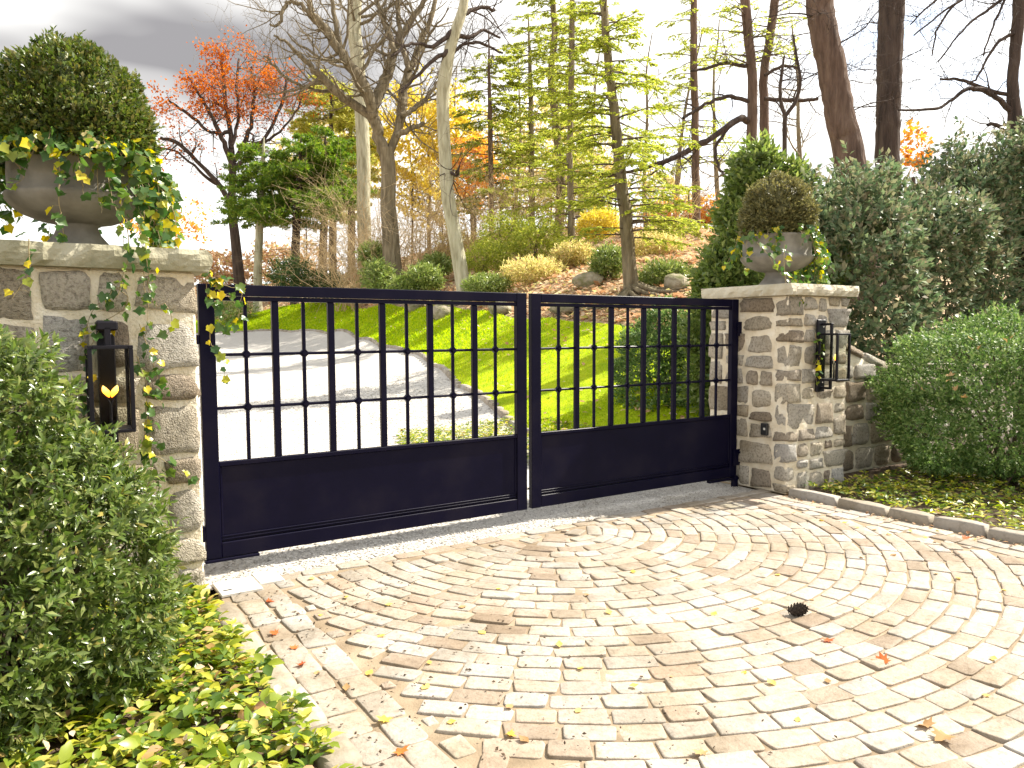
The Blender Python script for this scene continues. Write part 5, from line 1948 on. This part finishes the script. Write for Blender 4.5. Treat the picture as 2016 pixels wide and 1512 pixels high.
for px, py in spots:
    p = gnd(px + rng.normal(0, 3), py + rng.normal(0, 2), .006)
    S = rng.uniform(.028, .05)
    a = rng.uniform(0, 6.28)
    o = link('fallen_leaf', OVAL[rng.integers(len(OVAL))], None, None, [float(v) for v in p], a)
    o.scale = (S, S, S)
    if px > 1540 and py < 1080:
        lab, grp = 'small dry leaf gathered along the foot of the far kerb', 'dry leaves along the far kerb'
    elif px > 1500 and py < 1210:
        lab, grp = 'small dry leaf on the far right cobbles beyond the pine cone', 'leaves beyond the pine cone'
    elif px > 1500:
        lab, grp = 'small dry leaf on the lower right cobbles', 'leaves on the lower right cobbles'
    elif px < 780:
        lab, grp = 'small leaf on the cobbles beside the near kerb', 'leaves beside the near kerb'
    elif py < 1280:
        lab, grp = 'small yellow leaf on the middle cobbles below the gate', 'leaves on the middle cobbles'
    else:
        lab, grp = 'small yellow leaf on the cobbles at the bottom centre', 'leaves at the bottom centre'
    tag(o, lab, 'leaf', grp)
for k in range(16):
    u = nrm(np.array([rng.uniform(-.9, .5), -rng.uniform(.5, 1), rng.uniform(-.1, 1.0)]))
    c = np.array([4.92, 7.6, .9]) + u * [1.18, .95, .88]
    o = link('caught_leaf', MAPM[('fallen_b', k % 3)], None, None, [float(v) for v in c], rng.uniform(0, 6))
    S = rng.uniform(.05, .08)
    o.scale = (S, S, S)
    o.rotation_euler = (rng.uniform(.4, 1.2), rng.normal(0, .4), rng.uniform(0, 6))
    tag(o, 'pale dry leaf caught on the round box bush', 'leaf', 'dry leaves caught on the round bush')
# pine cone
p = gnd(1571, 1212)
pc = thing('pine_cone', 'dark open pine cone lying on the cobbles', 'pine cone', (p[0], p[1], .034), .28)
tb = Tubes()
tb.add([(-.06, 0, 0), (.06, 0, 0)], [.010, .006], 8)
tb.build('core', M['cone'], pc)
V, F, V2, F2, nv, nv2 = [], [], [], [], 0, 0
Q, Dv, Nv_, Sz = [], [], [], []
for k in range(74):
    f = k / 73
    a = k * 2.39996
    rad = .030 * math.sin(math.pi * (.12 + .80 * f) ** .9) + .006
    x = -.058 + .118 * f
    o = np.array([0, math.cos(a), math.sin(a)])
    Q.append(np.array([x - .006, 0, 0]) + o * .005)
    Dv.append(o + [.55, 0, 0])
    Nv_.append(np.array([-1, 0, 0]) + o * .4)
    Sz.append(rad)
link('scales', leaves_mesh('cone_scales', Q, Dv, Nv_, Sz, (np.array([[-.15, 0, 0], [.15, 0, 0], [.32, .75, .05], [.0, 1.05, .12], [-.32, .75, .05]]), np.array([[0, 1, 2, 3, 4]])), 1.0), M['cone'], pc)
link('scale_tips', leaves_mesh('cone_tips', np.array(Q) + nrm(np.array(Dv)) * (np.array(Sz) * .92)[:, None], Dv, Nv_, np.array(Sz) * .22,
                               (np.array([[-.5, 0, .3], [.5, 0, .3], [0, .8, .5]]), np.array([[0, 1, 2]])), 1.0), M['cone_tip'], pc)
# crumbs of bark, seeds and twigs on the near cobbles
rng = np.random.default_rng(720)
n = 420
s_ = np.abs(rng.normal(0, .9, n)) + .02
t_ = rng.uniform(.5, 3.4, n)
Pq = np.array([gp(a, b_, .010) for a, b_ in zip(s_, t_) if a < 4.9])
n = len(Pq)
D = np.c_[rng.normal(size=(n, 2)), rng.normal(0, .2, n)]
stuff(link('leaf_crumbs', leaves_mesh('leaf_crumbs', Pq, D, np.c_[rng.normal(0, .5, (n, 2)), np.ones(n)], rng.uniform(.008, .024, n), LEAF2, .6), M['soil']),
      'dark crumbs of bark and leaves scattered on the cobbles', 'debris')

# dry leaves swept against the far kerb and scattered over the lawn
rng = np.random.default_rng(730)
n = 170
Pq = np.array([gp(5.0 - abs(rng.normal(0, .07)), .6 + rng.uniform(0, 1) * 4.5, .010) for _ in range(n)])
D = np.c_[rng.normal(size=(n, 2)), rng.normal(0, .25, n)]
stuff(link('swept_leaves', leaves_mesh('swept_leaves', Pq, D, np.c_[rng.normal(0, .5, (n, 2)), np.ones(n)], rng.uniform(.018, .045, n), LEAF6, .8), M['litter']),
      'crumbled dry leaves swept against the far kerb', 'leaf litter')
n = 420
ui = rng.uniform(0, .8, n) * (len(LA) - 2)
i0 = ui.astype(int)
w = rng.uniform(.03, .97, n)[:, None] ** .6
p = LA[i0] * (1 - w) + LBs[i0] * w
Pq = np.c_[p, ter(p) + .07]
D = np.c_[rng.normal(size=(n, 2)), rng.normal(0, .25, n)]
stuff(link('lawn_leaves', leaves_mesh('lawn_leaves', Pq, D, np.c_[rng.normal(0, .4, (n, 2)), np.ones(n)], rng.uniform(.06, .13, n), LEAF6, .8), M['litter']),
      'dry leaves scattered over the lawn', 'leaf litter')
n = 260
Pq = np.array([gp(-.15 - abs(rng.normal(0, .5)), rng.uniform(.6, 4), .05 + rng.uniform(0, .09)) for _ in range(n)])
D = np.c_[rng.normal(size=(n, 2)), rng.normal(0, .35, n)]
stuff(link('bed_leaves', leaves_mesh('bed_leaves', Pq, D, np.c_[rng.normal(0, .5, (n, 2)), np.ones(n)], rng.uniform(.025, .06, n), LEAF6, .8), M['litter']),
      'dry leaves among the near ground cover', 'leaf litter')
